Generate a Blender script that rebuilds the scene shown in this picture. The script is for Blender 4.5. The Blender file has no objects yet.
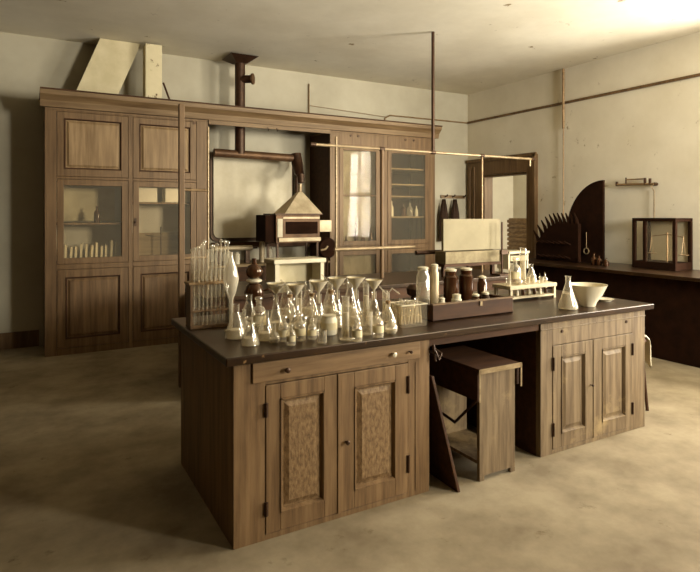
import bpy, bmesh, math, random
from mathutils import Vector, Matrix
random.seed(7)
PI = math.pi
sc = bpy.context.scene
COL = sc.collection

# ------------------------------------------------------------ camera, world, light, exposure
CAMZ = 1.65
YAW = math.radians(29.5)
F = 566.0
cam_d = bpy.data.cameras.new('camera')
cam = bpy.data.objects.new('camera', cam_d); COL.objects.link(cam)
cam.location = (0, 0, CAMZ)
cam.rotation_euler = (PI/2, 0, -YAW)
cam_d.sensor_width = 36; cam_d.lens = F/700*36
cam_d.shift_y = -72/700
cam_d.clip_start = .05
sc.camera = cam

w = bpy.data.worlds.new('world'); sc.world = w; w.use_nodes = True
w.node_tree.nodes['Background'].inputs[0].default_value = (1, .95, .86, 1)
w.node_tree.nodes['Background'].inputs[1].default_value = .6

def area(name, loc, target, sx, sy, power, col=(1, .965, .90)):
    d = bpy.data.lights.new(name, 'AREA'); d.shape = 'RECTANGLE'; d.size = sx; d.size_y = sy
    d.energy = power; d.color = col
    o = bpy.data.objects.new(name, d); COL.objects.link(o); o.location = loc
    o.rotation_euler = (Vector(target)-Vector(loc)).to_track_quat('-Z', 'Y').to_euler()
    return o
WIN_R = [(.15, 1.45), (1.95, 3.25)]        # windows of the right wall (Y ranges), out of view
WIN_Z = (1.0, 3.3); WIN_ZF = (1.8, 3.4)
WIN_F = [(4.7, 6.2)]                            # window added behind the camera to brighten the right wall (X ranges)
for a, b in WIN_R:
    area('window_daylight', (7.6, (a+b)/2, 2.2), (1.5, (a+b)/2+5, 3.4), 1.3, 2.3, 520)
for a, b in WIN_F:
    area('window_daylight', ((a+b)/2, -2.6, 2.55), (6.6, 5, 2.2), 1.5, 1.4, 1050)  # light of the added rear window, aimed along the right wall
area('passage_daylight', (8.9, 5.35, 2.2), (8.9, 8, 1.6), 1.6, 1.8, 120)

sc.view_settings.view_transform = 'Standard'; sc.view_settings.look = 'None'
sc.view_settings.gamma = 1; sc.view_settings.use_curve_mapping = False
sc.view_settings.exposure = -.1
sc.cycles.transparent_max_bounces = 48
sc.cycles.max_bounces = 10
sc.cycles.sample_clamp_indirect = 4
sc.cycles.use_denoising = True

# ------------------------------------------------------------ picture <-> place (for measuring off the photograph)
SN, CS = math.sin(YAW), math.cos(YAW)
def ray(px):
    u = (px-350)/F
    return SN+u*CS, CS-u*SN
def at(px, py, z):                       # the point at height z seen at px,py
    t = (CAMZ-z)*F/(py-214); d = ray(px)
    return Vector((d[0]*t, d[1]*t, z))
def onY(px, Y, py=None):
    d = ray(px); t = Y/d[1]
    return Vector((d[0]*t, Y, CAMZ-(py-214)/F*t if py is not None else 0))
def onX(px, X, py=None):
    d = ray(px); t = X/d[0]
    return Vector((X, d[1]*t, CAMZ-(py-214)/F*t if py is not None else 0))

# ------------------------------------------------------------ materials
def lin(c):
    return tuple(((x/255)/12.92 if x/255 <= .04045 else ((x/255+.055)/1.055)**2.4) for x in c)+(1,)
def mat(name, c1, c2=None, rough=.6, scale=(6, 6, 6), detail=6, bump=.0, metal=0., spec=.5, ramp=(.35, .65), spots=None):
    m = bpy.data.materials.new(name); m.use_nodes = True
    nt = m.node_tree; b = nt.nodes['Principled BSDF']
    b.inputs['Roughness'].default_value = rough; b.inputs['Metallic'].default_value = metal
    b.inputs['Specular IOR Level'].default_value = spec; b.inputs['Specular Tint'].default_value = (1, .82, .58, 1)
    tc = nt.nodes.new('ShaderNodeTexCoord'); mp = nt.nodes.new('ShaderNodeMapping'); mp.inputs['Scale'].default_value = scale
    nt.links.new(tc.outputs['Object'], mp.inputs['Vector'])
    n = nt.nodes.new('ShaderNodeTexNoise'); n.inputs['Scale'].default_value = 1; n.inputs['Detail'].default_value = detail
    n.inputs['Roughness'].default_value = .62
    nt.links.new(mp.outputs[0], n.inputs['Vector'])
    r = nt.nodes.new('ShaderNodeValToRGB'); r.color_ramp.elements[0].position = ramp[0]; r.color_ramp.elements[1].position = ramp[1]
    r.color_ramp.elements[0].color = lin(c1); r.color_ramp.elements[1].color = lin(c2 or c1)
    nt.links.new(n.outputs['Fac'], r.inputs['Fac'])
    out = r.outputs['Color']
    if spots:
        n2 = nt.nodes.new('ShaderNodeTexNoise'); n2.inputs['Scale'].default_value = spots[0]; n2.inputs['Detail'].default_value = 8
        n2.inputs['Roughness'].default_value = .7
        nt.links.new(tc.outputs['Object'], n2.inputs['Vector'])
        r2 = nt.nodes.new('ShaderNodeValToRGB'); r2.color_ramp.elements[0].position = spots[1]; r2.color_ramp.elements[1].position = spots[1]+spots[2]
        nt.links.new(n2.outputs['Fac'], r2.inputs['Fac'])
        mx = nt.nodes.new('ShaderNodeMix'); mx.data_type = 'RGBA'
        nt.links.new(r2.outputs['Color'], mx.inputs['Factor'])
        nt.links.new(out, mx.inputs['A']); mx.inputs['B'].default_value = lin(spots[3])
        out = mx.outputs['Result']
    nt.links.new(out, b.inputs['Base Color'])
    if bump:
        bp = nt.nodes.new('ShaderNodeBump'); bp.inputs['Strength'].default_value = bump; bp.inputs['Distance'].default_value = .01
        nt.links.new(n.outputs['Fac'], bp.inputs['Height']); nt.links.new(bp.outputs[0], b.inputs['Normal'])
    return m
def glass(name, tint=(.965, .945, .90), milk=.12, lo=.05, hi=.75, blend=.35, rough=.06):
    m = bpy.data.materials.new(name); m.use_nodes = True; nt = m.node_tree
    nt.nodes.clear()
    o = nt.nodes.new('ShaderNodeOutputMaterial')
    tr = nt.nodes.new('ShaderNodeBsdfTransparent'); tr.inputs[0].default_value = (*tint, 1)
    gl = nt.nodes.new('ShaderNodeBsdfGlossy'); gl.inputs['Roughness'].default_value = rough; gl.inputs['Color'].default_value = (1, .96, .88, 1)
    df = nt.nodes.new('ShaderNodeBsdfDiffuse'); df.inputs[0].default_value = lin((222, 211, 182))
    lw = nt.nodes.new('ShaderNodeLayerWeight'); lw.inputs[0].default_value = blend
    mr = nt.nodes.new('ShaderNodeMapRange'); mr.inputs['To Min'].default_value = lo; mr.inputs['To Max'].default_value = hi
    nt.links.new(lw.outputs['Facing'], mr.inputs['Value'])
    g2 = nt.nodes.new('ShaderNodeMixShader'); g2.inputs[0].default_value = .5
    nt.links.new(gl.outputs[0], g2.inputs[1]); nt.links.new(df.outputs[0], g2.inputs[2])
    m1 = nt.nodes.new('ShaderNodeMixShader'); m1.inputs[0].default_value = milk
    nt.links.new(tr.outputs[0], m1.inputs[1]); nt.links.new(df.outputs[0], m1.inputs[2])
    m2 = nt.nodes.new('ShaderNodeMixShader')
    nt.links.new(mr.outputs[0], m2.inputs[0]); nt.links.new(m1.outputs[0], m2.inputs[1]); nt.links.new(g2.outputs[0], m2.inputs[2])
    nt.links.new(m2.outputs[0], o.inputs[0])
    return m
M = dict(
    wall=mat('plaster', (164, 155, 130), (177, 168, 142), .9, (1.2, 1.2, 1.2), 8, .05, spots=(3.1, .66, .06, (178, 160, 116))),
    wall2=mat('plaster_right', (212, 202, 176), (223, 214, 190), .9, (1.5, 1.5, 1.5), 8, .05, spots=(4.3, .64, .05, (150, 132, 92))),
    ceil=mat('ceiling_plaster', (204, 194, 168), (220, 211, 186), .95, (1.1, 1.1, 1.1), 9, .05, spots=(3.7, .65, .04, (130, 112, 76))),
    darkwall=mat('dark_paint', (48, 38, 28), (56, 44, 32), .95),  # unseen walls darkened to soak up bounced light
    floor=mat('cement_floor', (110, 96, 72), (146, 132, 104), .85, (2.2, 2.2, 2.2), 10, .08, spots=(5.0, .62, .10, (92, 76, 50))),
    wood=mat('bench_oak', (88, 64, 38), (128, 100, 66), .55, (22, 22, 1.6), 6, .10),
    woodh=mat('bench_oak_rail', (88, 64, 38), (128, 100, 66), .55, (1.6, 22, 22), 6, .10),
    panelw=mat('weathered_panel', (88, 64, 36), (136, 108, 72), .6, (60, 60, 30), 10, .25),
    pale=mat('pale_oak', (80, 63, 42), (120, 101, 73), .6, (24, 24, 1.8), 6, .10, spots=(2.6, .56, .14, (140, 118, 80))),
    paleh=mat('pale_oak_rail', (104, 84, 54), (146, 124, 86), .6, (1.8, 24, 24), 6, .10),
    top=mat('stained_top', (26, 14, 6), (52, 33, 17), .3, (3, 3, 3), 9, .06, spots=(17, .63, .05, (128, 98, 62))),
    cabp=mat('cupboard_panel', (104, 80, 50), (142, 116, 80), .5, (20, 20, 1.4), 6, .06),
    cab=mat('cupboard_wood', (78, 56, 33), (112, 86, 56), .5, (20, 20, 1.4), 6, .06),
    cabh=mat('cupboard_rail', (78, 56, 33), (112, 86, 56), .5, (1.4, 20, 20), 6, .06),
    cornice=mat('cornice_wood', (88, 66, 40), (122, 98, 66), .5, (1.4, 20, 20), 6, .06),
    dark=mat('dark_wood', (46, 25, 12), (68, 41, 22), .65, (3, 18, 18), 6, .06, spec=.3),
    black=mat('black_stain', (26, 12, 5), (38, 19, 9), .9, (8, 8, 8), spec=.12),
    iron=mat('black_iron', (44, 26, 15), (66, 42, 26), .45, (12, 12, 12), metal=.3),
    pipe=mat('gas_pipe', (112, 88, 58), (150, 124, 88), .4, (12, 12, 30), metal=.3),
    bright=mat('bright_pipe', (122, 102, 72), (156, 136, 102), .35, (12, 12, 30), metal=.2),
    duct=mat('duct_board', (184, 170, 130), (204, 190, 150), .8, (3, 3, 3), 8, .05),
    white=mat('white_paint', (188, 176, 144), (202, 191, 160), .7, (4, 4, 4)),
    cer=mat('white_china', (202, 190, 158), (214, 203, 172), .25, (3, 3, 3)),
    panelboard=mat('blank_panel', (122, 112, 86), (134, 124, 96), .85, (3, 3, 3)),
    cream=mat('cream_board', (168, 155, 122), (186, 173, 140), .8, (2, 2, 2), 8),
    tin=mat('sheet_metal', (160, 142, 108), (194, 176, 140), .5, (6, 6, 6), 8, metal=.3),
    copper=mat('dull_copper', (70, 46, 28), (98, 70, 44), .5, (6, 6, 6), metal=.3),
    brown=mat('brown_glass', (50, 28, 14), (66, 38, 20), .12, (3, 3, 3)),
    cork=mat('cork', (120, 92, 58), (150, 120, 80), .9, (60, 60, 60)),
    liquid=mat('milky_liquid', (206, 190, 150), (214, 199, 160), .5, (3, 3, 3)),
    liquid2=mat('brown_liquid', (120, 92, 56), (134, 104, 66), .4, (3, 3, 3)),
    cloth=mat('dark_cloth', (30, 16, 8), (44, 26, 14), .95, (30, 30, 30), bump=.2),
    curtain=mat('pale_curtain', (138, 126, 98), (172, 160, 130), .95, (5, 5, 3), 8, .1),  # tone of a window reflection, put into a sheet behind the glass
    paper=mat('old_paper', (196, 180, 138), (210, 195, 154), .9, (8, 8, 8)),
    glass=glass('laboratory_glass', milk=.04, lo=.04, hi=.8, blend=.42, rough=.04),
    milky=glass('milky_solution', milk=.42, lo=.1, hi=.6),
    glassf=glass('thick_glass', milk=.13, lo=.08, hi=.9, blend=.42, rough=.04),
    pane=glass('window_pane', (.95, .92, .86), milk=.05, lo=.005, hi=.10, blend=.15, rough=.03),
)

# ------------------------------------------------------------ mesh helpers
ORG = {}
class MB:
    def __init__(s): s.bm = bmesh.new()
    def box(s, x0, x1, y0, y1, z0, z1, rot=None, piv=None, shear=None):
        c = [(x, y, z) for z in (z0, z1) for y in (y0, y1) for x in (x0, x1)]
        c = [Vector(p) for p in c]
        if rot is not None:
            pv = Vector(piv) if piv else Vector(((x0+x1)/2, (y0+y1)/2, (z0+z1)/2))
            c = [rot @ (p-pv)+pv for p in c]
        v = [s.bm.verts.new(p) for p in c]
        for f in ((0, 2, 3, 1), (4, 5, 7, 6), (0, 1, 5, 4), (1, 3, 7, 5), (3, 2, 6, 7), (2, 0, 4, 6)):
            s.bm.faces.new([v[i] for i in f])
        return s
    def frustum(s, r0, r1):              # two 4-corner loops
        a = [s.bm.verts.new(p) for p in r0]; b = [s.bm.verts.new(p) for p in r1]
        n = len(a)
        for i in range(n): s.bm.faces.new((a[i], a[(i+1) % n], b[(i+1) % n], b[i]))
        s.bm.faces.new(a[::-1]); s.bm.faces.new(b)
        return s
    def tube(s, pts, r, seg=10, closed_ends=True):
        pts = [Vector(p) for p in pts]
        rs = r if isinstance(r, (list, tuple)) else [r]*len(pts)
        rings = []; up = None
        for i, p in enumerate(pts):
            if i == 0: d = pts[1]-p
            elif i == len(pts)-1: d = p-pts[i-1]
            else: d = (pts[i+1]-p).normalized()+(p-pts[i-1]).normalized()
            d.normalize()
            if up is None:
                up = Vector((0, 0, 1)) if abs(d.z) < .9 else Vector((1, 0, 0))
            a = d.cross(up).normalized(); b = d.cross(a).normalized(); up = b.cross(d).normalized() if False else up
            if abs(d.dot(up)) > .95: up = Vector((1, 0, 0)) if abs(d.x) < .8 else Vector((0, 1, 0)); a = d.cross(up).normalized(); b = d.cross(a).normalized()
            rings.append([s.bm.verts.new(p+(a*math.cos(2*PI*k/seg)+b*math.sin(2*PI*k/seg))*rs[i]) for k in range(seg)])
        for A, B in zip(rings, rings[1:]):
            # match nearest start so that turning frames do not twist
            off = min(range(seg), key=lambda o: (A[0].co-B[o].co-(A[0].co-B[o].co).project((B[0].co-B[seg//2].co).cross(B[1].co-B[0].co))).length if False else (A[0].co-B[o].co).length)
            B2 = B[off:]+B[:off]
            if (A[1].co-B2[1].co).length > (A[1].co-B2[-1].co).length: B2 = [B2[0]]+B2[:0:-1]
            for k in range(seg):
                s.bm.faces.new((A[k], A[(k+1) % seg], B2[(k+1) % seg], B2[k]))
        if closed_ends:
            s.bm.faces.new(rings[0]); s.bm.faces.new(rings[-1])
        return s
    def lathe(s, prof, c=(0, 0, 0), seg=20, cap0=True, cap1=False, mtx=None):
        rings = []
        for r, z in prof:
            ring = []
            for k in range(seg):
                p = Vector((r*math.cos(2*PI*k/seg), r*math.sin(2*PI*k/seg), z))
                if mtx is not None: p = mtx @ p
                ring.append(s.bm.verts.new(p+Vector(c)))
            rings.append(ring)
        for A, B in zip(rings, rings[1:]):
            for k in range(seg): s.bm.faces.new((A[k], A[(k+1) % seg], B[(k+1) % seg], B[k]))
        if cap0: s.bm.faces.new(rings[0][::-1])
        if cap1: s.bm.faces.new(rings[-1])
        return s
    def prism(s, poly, axis, a, b):      # poly in the other two axes
        def P(u, v, w):
            return {'x': (w, u, v), 'y': (u, w, v), 'z': (u, v, w)}[axis]
        return s.frustum([P(u, v, a) for u, v in poly], [P(u, v, b) for u, v in poly])
    def build(s, name, m, parent=None, bevel=0, smooth=False, kind=None, label=None, org=None):
        bmesh.ops.recalc_face_normals(s.bm, faces=s.bm.faces[:])
        o = Vector(org) if org is not None else (ORG.get(parent.name, Vector()) if parent else Vector())
        if o.length: bmesh.ops.translate(s.bm, verts=s.bm.verts[:], vec=-o)
        me = bpy.data.meshes.new(name); s.bm.to_mesh(me); s.bm.free()
        if smooth:
            for p in me.polygons: p.use_smooth = True
            try: me.set_sharp_from_angle(angle=math.radians(40))
            except Exception: pass
        ob = bpy.data.objects.new(name, me); COL.objects.link(ob)
        me.materials.append(m)
        if parent: ob.parent = parent; ORG[ob.name] = o
        elif org is not None: ob.location = o; ORG[ob.name] = o
        if bevel:
            b = ob.modifiers.new('bevel', 'BEVEL'); b.width = bevel; b.segments = 2; b.limit_method = 'ANGLE'
        if kind: ob['kind'] = kind
        if label: ob['label'] = label
        return ob
def thing(name, label, cat, loc=(0, 0, 0), group=None):
    o = bpy.data.objects.new(name, None); COL.objects.link(o); o.location = loc
    o.empty_display_size = .1
    o['label'] = label; o['category'] = cat
    if group: o['group'] = group
    ORG[o.name] = Vector(loc)
    return o
def tag(o, label, cat, group=None):
    o['label'] = label; o['category'] = cat
    if group: o['group'] = group
    return o
KIDS = {}
def children(o): return [c for c in bpy.data.objects if c.parent is o]
def copy_tree(o, parent=None):
    c = o.copy(); COL.objects.link(c)
    if parent: c.parent = parent
    for ch in children(o): copy_tree(ch, c)
    return c
def stamp(proto, used, loc, label, group=None, s=1.0, sz=None, rz=None):
    o = proto if not used else copy_tree(proto)
    used.append(1)
    o.location = loc; o.scale = (s, s, sz or s)
    o.rotation_euler.z = rz if rz is not None else random.uniform(0, 6.28)
    o['label'] = label
    if group: o['group'] = group
    return o

# ------------------------------------------------------------ the setting
XL, XR, YF, YB, ZC, T = -1.3, 7.1, -2.0, 8.1, 3.87, .2
MB().box(XL-T, 10.2, YF-T, 9.9, -.1, 0).build('floor', M['floor'], kind='structure')
MB().box(XL-T, 10.2, YF-T, 9.9, ZC, ZC+.12).build('ceiling', M['ceil'], kind='structure')
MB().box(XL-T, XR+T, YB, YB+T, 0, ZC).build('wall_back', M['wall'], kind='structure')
MB().box(XL-T, XL, YF-T, YB, 0, ZC).build('wall_left', M['darkwall'], kind='structure')
DY0, DY1, DZ = 6.62, 7.68, 2.34
b = MB()
ys = sorted([YF-T]+[v for p in WIN_R for v in p]+[DY0, DY1, YB])
for i in range(len(ys)-1):
    a_, b_ = ys[i], ys[i+1]
    if (a_, b_) in WIN_R: b.box(XR, XR+T, a_, b_, 0, WIN_Z[0]); b.box(XR, XR+T, a_, b_, WIN_Z[1], ZC)
    elif (a_, b_) == (DY0, DY1): b.box(XR, XR+T, a_, b_, DZ, ZC)
    else: b.box(XR, XR+T, a_, b_, 0, ZC)
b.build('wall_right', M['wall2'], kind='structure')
b = MB()
xs = sorted([XL]+[v for p in WIN_F for v in p]+[XR])
for i in range(len(xs)-1):
    a_, b_ = xs[i], xs[i+1]
    if (a_, b_) in WIN_F: b.box(a_, b_, YF-T, YF, 0, WIN_ZF[0]); b.box(a_, b_, YF-T, YF, WIN_ZF[1], ZC)
    else: b.box(a_, b_, YF-T, YF, 0, ZC)
b.build('wall_front', M['darkwall'], kind='structure')
# sash windows beyond the right edge, and the added one behind the viewer
k = 0
for a_, b_ in WIN_R:
    k += 1; b = MB(); z0, z1 = WIN_Z; x0, x1 = XR+.06, XR+.12
    b.box(x0, x1, a_, a_+.07, z0, z1); b.box(x0, x1, b_-.07, b_, z0, z1); b.box(x0, x1, a_, b_, z0, z0+.08); b.box(x0, x1, a_, b_, z1-.08, z1)
    b.box(x0, x1, a_, b_, 2.13, 2.19); b.box(x0, x1, (a_+b_)/2-.02, (a_+b_)/2+.02, z0, z1)
    b.build('window_%d' % k, M['dark'], kind='structure')
for a_, b_ in WIN_F:
    k += 1; b = MB(); z0, z1 = WIN_ZF; y0, y1 = YF-.12, YF-.06
    b.box(a_, a_+.07, y0, y1, z0, z1); b.box(b_-.07, b_, y0, y1, z0, z1); b.box(a_, b_, y0, y1, z0, z0+.08); b.box(a_, b_, y0, y1, z1-.08, z1)
    b.box(a_, b_, y0, y1, 2.58, 2.64); b.box((a_+b_)/2-.02, (a_+b_)/2+.02, y0, y1, z0, z1)
    b.build('window_%d' % k, M['dark'], kind='structure')
# picture rail on the right wall
MB().box(XR-.025, XR, YF, YB, 3.325, 3.36).build('trim_1', M['cab'], kind='structure')
# door frame and the passage beyond
b = MB()
b.box(XR-.05, XR, 6.42, DY0, 0, 2.62); b.box(XR-.05, XR, DY1, 8.05, 0, 2.62); b.box(XR-.05, XR, DY0, DY1, DZ, 2.62)
b.box(XR-.08, XR-.05, 6.42, 6.47, 0, 2.62); b.box(XR-.08, XR-.05, 6.40, 8.06, 2.58, 2.64)
b.box(XR-.065, XR-.05, 7.84, 7.88, 0, 2.5); b.box(XR-.065, XR-.05, 7.96, 8.0, 0, 2.5)
b.box(XR, XR+T, DY0, DY0+.03, 0, DZ); b.box(XR, XR+T, DY1-.03, DY1, 0, DZ); b.box(XR, XR+T, DY0, DY1, DZ-.03, DZ)
b.build('door_1', M['cab'], kind='structure', bevel=.004)
b = MB()
b.box(9.9, 10.1, 5.0, 9.7, 0, ZC); b.box(XR+T, 10.1, 9.7, 9.9, 0, ZC)
b.box(XR+T, 10.1, 4.9, 5.0, 0, .9); b.box(XR+T, 10.1, 4.9, 5.0, 3.3, ZC); b.box(XR+T, 8.0, 4.9, 5.0, .9, 3.3); b.box(9.8, 10.1, 4.9, 5.0, .9, 3.3)
b.build('wall_passage', M['wall'], kind='structure')
MB().box(XL, .1, YB-.03, YB, 0, .2).build('baseboard_back', M['cab'], kind='structure')

# ------------------------------------------------------------ joinery helpers
def panel_leaf(root, x0, x1, z0, z1, yf, th, st, m, mh, mp, name='door', raised=True, label=None, proud=True):
    """a framed, fielded leaf facing -Y: stiles and rails, moulding, raised field as sub-part"""
    yb = yf+th
    f = MB()
    f.box(x0, x0+st, yf, yb, z0, z1); f.box(x1-st, x1, yf, yb, z0, z1)
    f.box(x0+st, x1-st, yf, yb, z0, z0+st*1.15); f.box(x0+st, x1-st, yf, yb, z1-st, z1)
    a, c, d, e = x0+st, x1-st, z0+st*1.15, z1-st
    leaf = f.build(name, m, root, bevel=.003, label=label)
    mo = MB(); q = .016
    mo.prism([(yf-.006, d), (yf-.006, d+.006), (yf+.012, d+q), (yb-.004, d+q), (yb-.004, d)], 'x', a, c)
    mo.prism([(yf-.006, e), (yf-.006, e-.006), (yf+.012, e-q), (yb-.004, e-q), (yb-.004, e)], 'x', a, c)
    mo.prism([(a, yf-.006), (a+.006, yf-.006), (a+q, yf+.012), (a+q, yb-.004), (a, yb-.004)], 'z', d, e)
    mo.prism([(c, yf-.006), (c-.006, yf-.006), (c-q, yf+.012), (c-q, yb-.004), (c, yb-.004)], 'z', d, e)
    mo.build('moulding', mh, leaf)
    p = MB(); g = .032; i = q+.002
    p.frustum([(a+i, yb-.006, d+i), (c-i, yb-.006, d+i), (c-i, yb-.006, e-i), (a+i, yb-.006, e-i)],
              [(a+g+i, yf+.004, d+g+i), (c-g-i, yf+.004, d+g+i), (c-g-i, yf+.004, e-g-i), (a+g+i, yf+.004, e-g-i)])
    p.box(a-.004, c+.004, yb-.010, yb-.003, d-.004, e+.004)
    p.build('panel', mp, leaf)
    return leaf
def hinge(leaf, x, z, yf, h=.07):
    b = MB(); b.box(x-.011, x+.011, yf-.004, yf-.0005, z-h/2, z+h/2); b.tube([(x, yf-.007, z-h/2), (x, yf-.007, z+h/2)], .006, 8)
    b.build('hinge', M['iron'], leaf)
def knob(leaf, x, z, yf, r=.014, name='knob', m=None, **k):
    mt = Matrix.Rotation(PI/2, 3, 'X')
    b = MB(); b.lathe([(r*.45, 0), (r*.4, .012), (r, .018), (r, .026), (r*.6, .03)], (x, yf, z), 12, True, True, mt)
    b.build(name, m or M['iron'], leaf, smooth=True, **k)

# ------------------------------------------------------------ front bench: two cabinet units and one worktop
ZT = .955
YFR, YBK = 2.70, 3.85
# left unit
X0, X1 = .87, 2.07
L = thing('bench_cabinet', 'brown oak bench cabinet with one wide drawer over two panelled doors, at the left end', 'cabinet', (X0, YFR, 0))
b = MB()
b.box(X0, 1.035, YFR, YFR+.03, 0, .912); b.box(1.915, X1, YFR, YFR+.03, 0, .912)
b.box(1.035, 1.915, YFR+.001, YFR+.03, .787, .800); b.box(1.035, 1.915, YFR+.001, YFR+.03, 0, .028)
b.box(X0, X0+.03, YFR+.03, YBK-.04, 0, .912); b.box(X1-.03, X1, YFR+.03, YBK-.04, 0, .912)
b.box(X0+.03, X1-.03, YBK-.07, YBK-.04, 0, .912); b.box(X0+.03, X1-.03, YFR+.06, YBK-.07, .02, .04)
b.box(1.965, 1.972, YFR-.004, YFR, .03, .785); b.box(1.462-.014, 1.462+.004, YFR-.010, YFR+.03, .03, .785)
b.build('carcass', M['wood'], L, bevel=.003)
MB().box(X0+.03, X1-.03, YFR+.06, YBK-.07, .91, .912).build('inner_lining', M['dark'], L)
dr = MB().box(.965, 1.995, YFR-.012, YFR+.02, .803, .905).build('drawer', M['woodh'], L, bevel=.004)
knob(dr, 1.145, .853, YFR-.012, name='knob'); knob(dr, 1.80, .853, YFR-.012, name='knob', m=M['cer'], label='white china knob')
knob(dr, 1.915, .853, YFR-.012, r=.009, name='lock')
d1 = panel_leaf(L, 1.038, 1.446, .032, .783, YFR-.004, .026, .078, M['wood'], M['wood'], M['panelw'])
d2 = panel_leaf(L, 1.468, 1.912, .032, .783, YFR-.004, .026, .086, M['wood'], M['wood'], M['panelw'])
hinge(d1, 1.038, .66, YFR-.004); hinge(d1, 1.038, .16, YFR-.004); hinge(d2, 1.912, .66, YFR-.004, .1); hinge(d2, 1.912, .2, YFR-.004, .1)
knob(d2, 1.50, .41, YFR-.004, .012, 'latch')
# right unit
X2, X3 = 3.01, 4.16
R = thing('bench_cabinet', 'pale weathered oak bench cabinet with two panelled doors and no drawer, at the right end', 'cabinet', (X2, YFR, 0))
b = MB()
b.box(X2, 3.125, YFR, YFR+.03, 0, .912); b.box(4.0, X3, YFR, YFR+.03, 0, .912)
b.box(3.125, 4.0, YFR, YFR+.03, .745, .912); b.box(3.125, 4.0, YFR+.001, YFR+.03, 0, .028)
b.box(X2, X2+.03, YFR+.03, YBK-.04, 0, .912); b.box(X3-.03, X3, YFR+.03, YBK-.04, 0, .912)
b.box(X2+.03, X3-.03, YBK-.07, YBK-.04, 0, .912); b.box(X2+.03, X3-.03, YFR+.06, YBK-.07, .02, .04)
b.box(3.545, 3.56, YFR-.008, YFR+.02, .03, .742); b.box(X2+.0, X3, YFR-.008, YFR, .858, .866)
b.build('carcass', M['pale'], R, bevel=.003)
MB().box(X2-.004, X2-.0005, YFR+.04, YBK-.08, 0, .85).build('side_panel', M['dark'], R, label='dark side facing the kneehole')  # dark sheet paints the kneehole shade onto the cabinet side
e1 = panel_leaf(R, 3.128, 3.542, .032, .742, YFR-.004, .026, .082, M['pale'], M['pale'], M['pale'])
e2 = panel_leaf(R, 3.563, 3.997, .032, .742, YFR-.004, .026, .082, M['pale'], M['pale'], M['pale'])
for z in (.62, .17): hinge(e1, 3.128, z, YFR-.004, .09); hinge(e2, 3.997, z, YFR-.004, .09)
knob(e1, 3.515, .42, YFR-.004, .008, 'latch')
b = MB()
mt = Matrix.Rotation(PI/2, 3, 'X')
b.bm.free()
for x in (3.22, 3.93): MB().lathe([(.012, 0), (.010, .006)], (x, YFR-.0005, .835), 10, True, True, mt).build('lock', M['iron'], R)
# worktop (continuous)
WT = thing('worktop', 'long dark stained worktop, laid over both bench cabinets', 'worktop', (.82, 2.66, .913))
MB().box(.82, 4.21, 2.655, YBK+.02, .9135, ZT).build('top_slab', M['top'], WT, bevel=.006)
MB().box(2.075, 3.005, YFR+.01, YFR+.035, .86, .913).build('apron', M['dark'], WT, bevel=.002)
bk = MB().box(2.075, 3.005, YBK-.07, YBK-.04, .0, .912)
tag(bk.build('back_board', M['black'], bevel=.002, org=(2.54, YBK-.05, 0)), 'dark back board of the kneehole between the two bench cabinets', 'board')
# gas cock at the kneehole's left edge
b = MB(); b.tube([(2.095, 2.69, .855), (2.13, 2.66, .82), (2.10, 2.645, .79), (2.085, 2.66, .84)], .006, 8); b.tube([(2.085, 2.68, .875), (2.085, 2.66, .78)], .008, 8)
tag(b.build('gas_cock', M['iron'], org=(2.09, 2.68, .8)), 'small bent iron gas cock under the worktop at the kneehole', 'tap')

# ------------------------------------------------------------ step stool, leaning board and hidden chair
S = thing('work_stool', 'box shaped wooden stool with overhanging metal edged top, standing in the kneehole', 'stool', (2.41, 2.64, 0))
b = MB(); b.box(2.385, 2.735, 2.615, 3.16, .685, .70); b.build('seat', M['dark'], S, bevel=.003)
b = MB(); b.box(2.385, 2.405, 2.63, 3.15, .50, .684); b.build('apron', M['dark'], S, bevel=.002)
b = MB(); b.box(2.715, 2.735, 2.63, 3.15, .56, .684); b.build('apron', M['dark'], S, bevel=.002)
b = MB(); b.box(2.387, 2.733, 2.608, 2.614, .672, .702); b.box(2.380, 2.392, 2.608, 2.614, .50, .70); b.box(2.728, 2.740, 2.608, 2.614, .55, .70)
b.build('metal_edging', M['bright'], S)
b = MB(); b.box(2.410, 2.710, 2.64, 2.665, .03, .684); b.box(2.410, 2.45, 2.64, 2.665, 0, .03); b.box(2.67, 2.71, 2.64, 2.665, 0, .03)
b.build('end_panel', M['pale'], S, bevel=.002)
b = MB(); b.box(2.410, 2.710, 3.10, 3.125, 0, .684); b.build('end_panel', M['pale'], S, bevel=.002)
b = MB(); b.box(2.415, 2.705, 2.666, 3.099, .10, .12); b.build('shelf', M['pale'], S)
b = MB(); b.tube([(2.40, 2.655, .50), (2.40, 2.86, .30), (2.40, 3.11, .335)], .010, 8); b.build('brace', M['iron'], S)

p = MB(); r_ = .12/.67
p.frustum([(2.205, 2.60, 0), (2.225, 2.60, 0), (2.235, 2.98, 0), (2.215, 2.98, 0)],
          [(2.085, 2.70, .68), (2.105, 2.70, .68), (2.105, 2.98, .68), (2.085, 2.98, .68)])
tag(p.build('leaning_board', M['dark'], bevel=.003, org=(2.21, 2.8, 0)), 'dark plank leaning against the side of the left bench cabinet', 'board')

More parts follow.
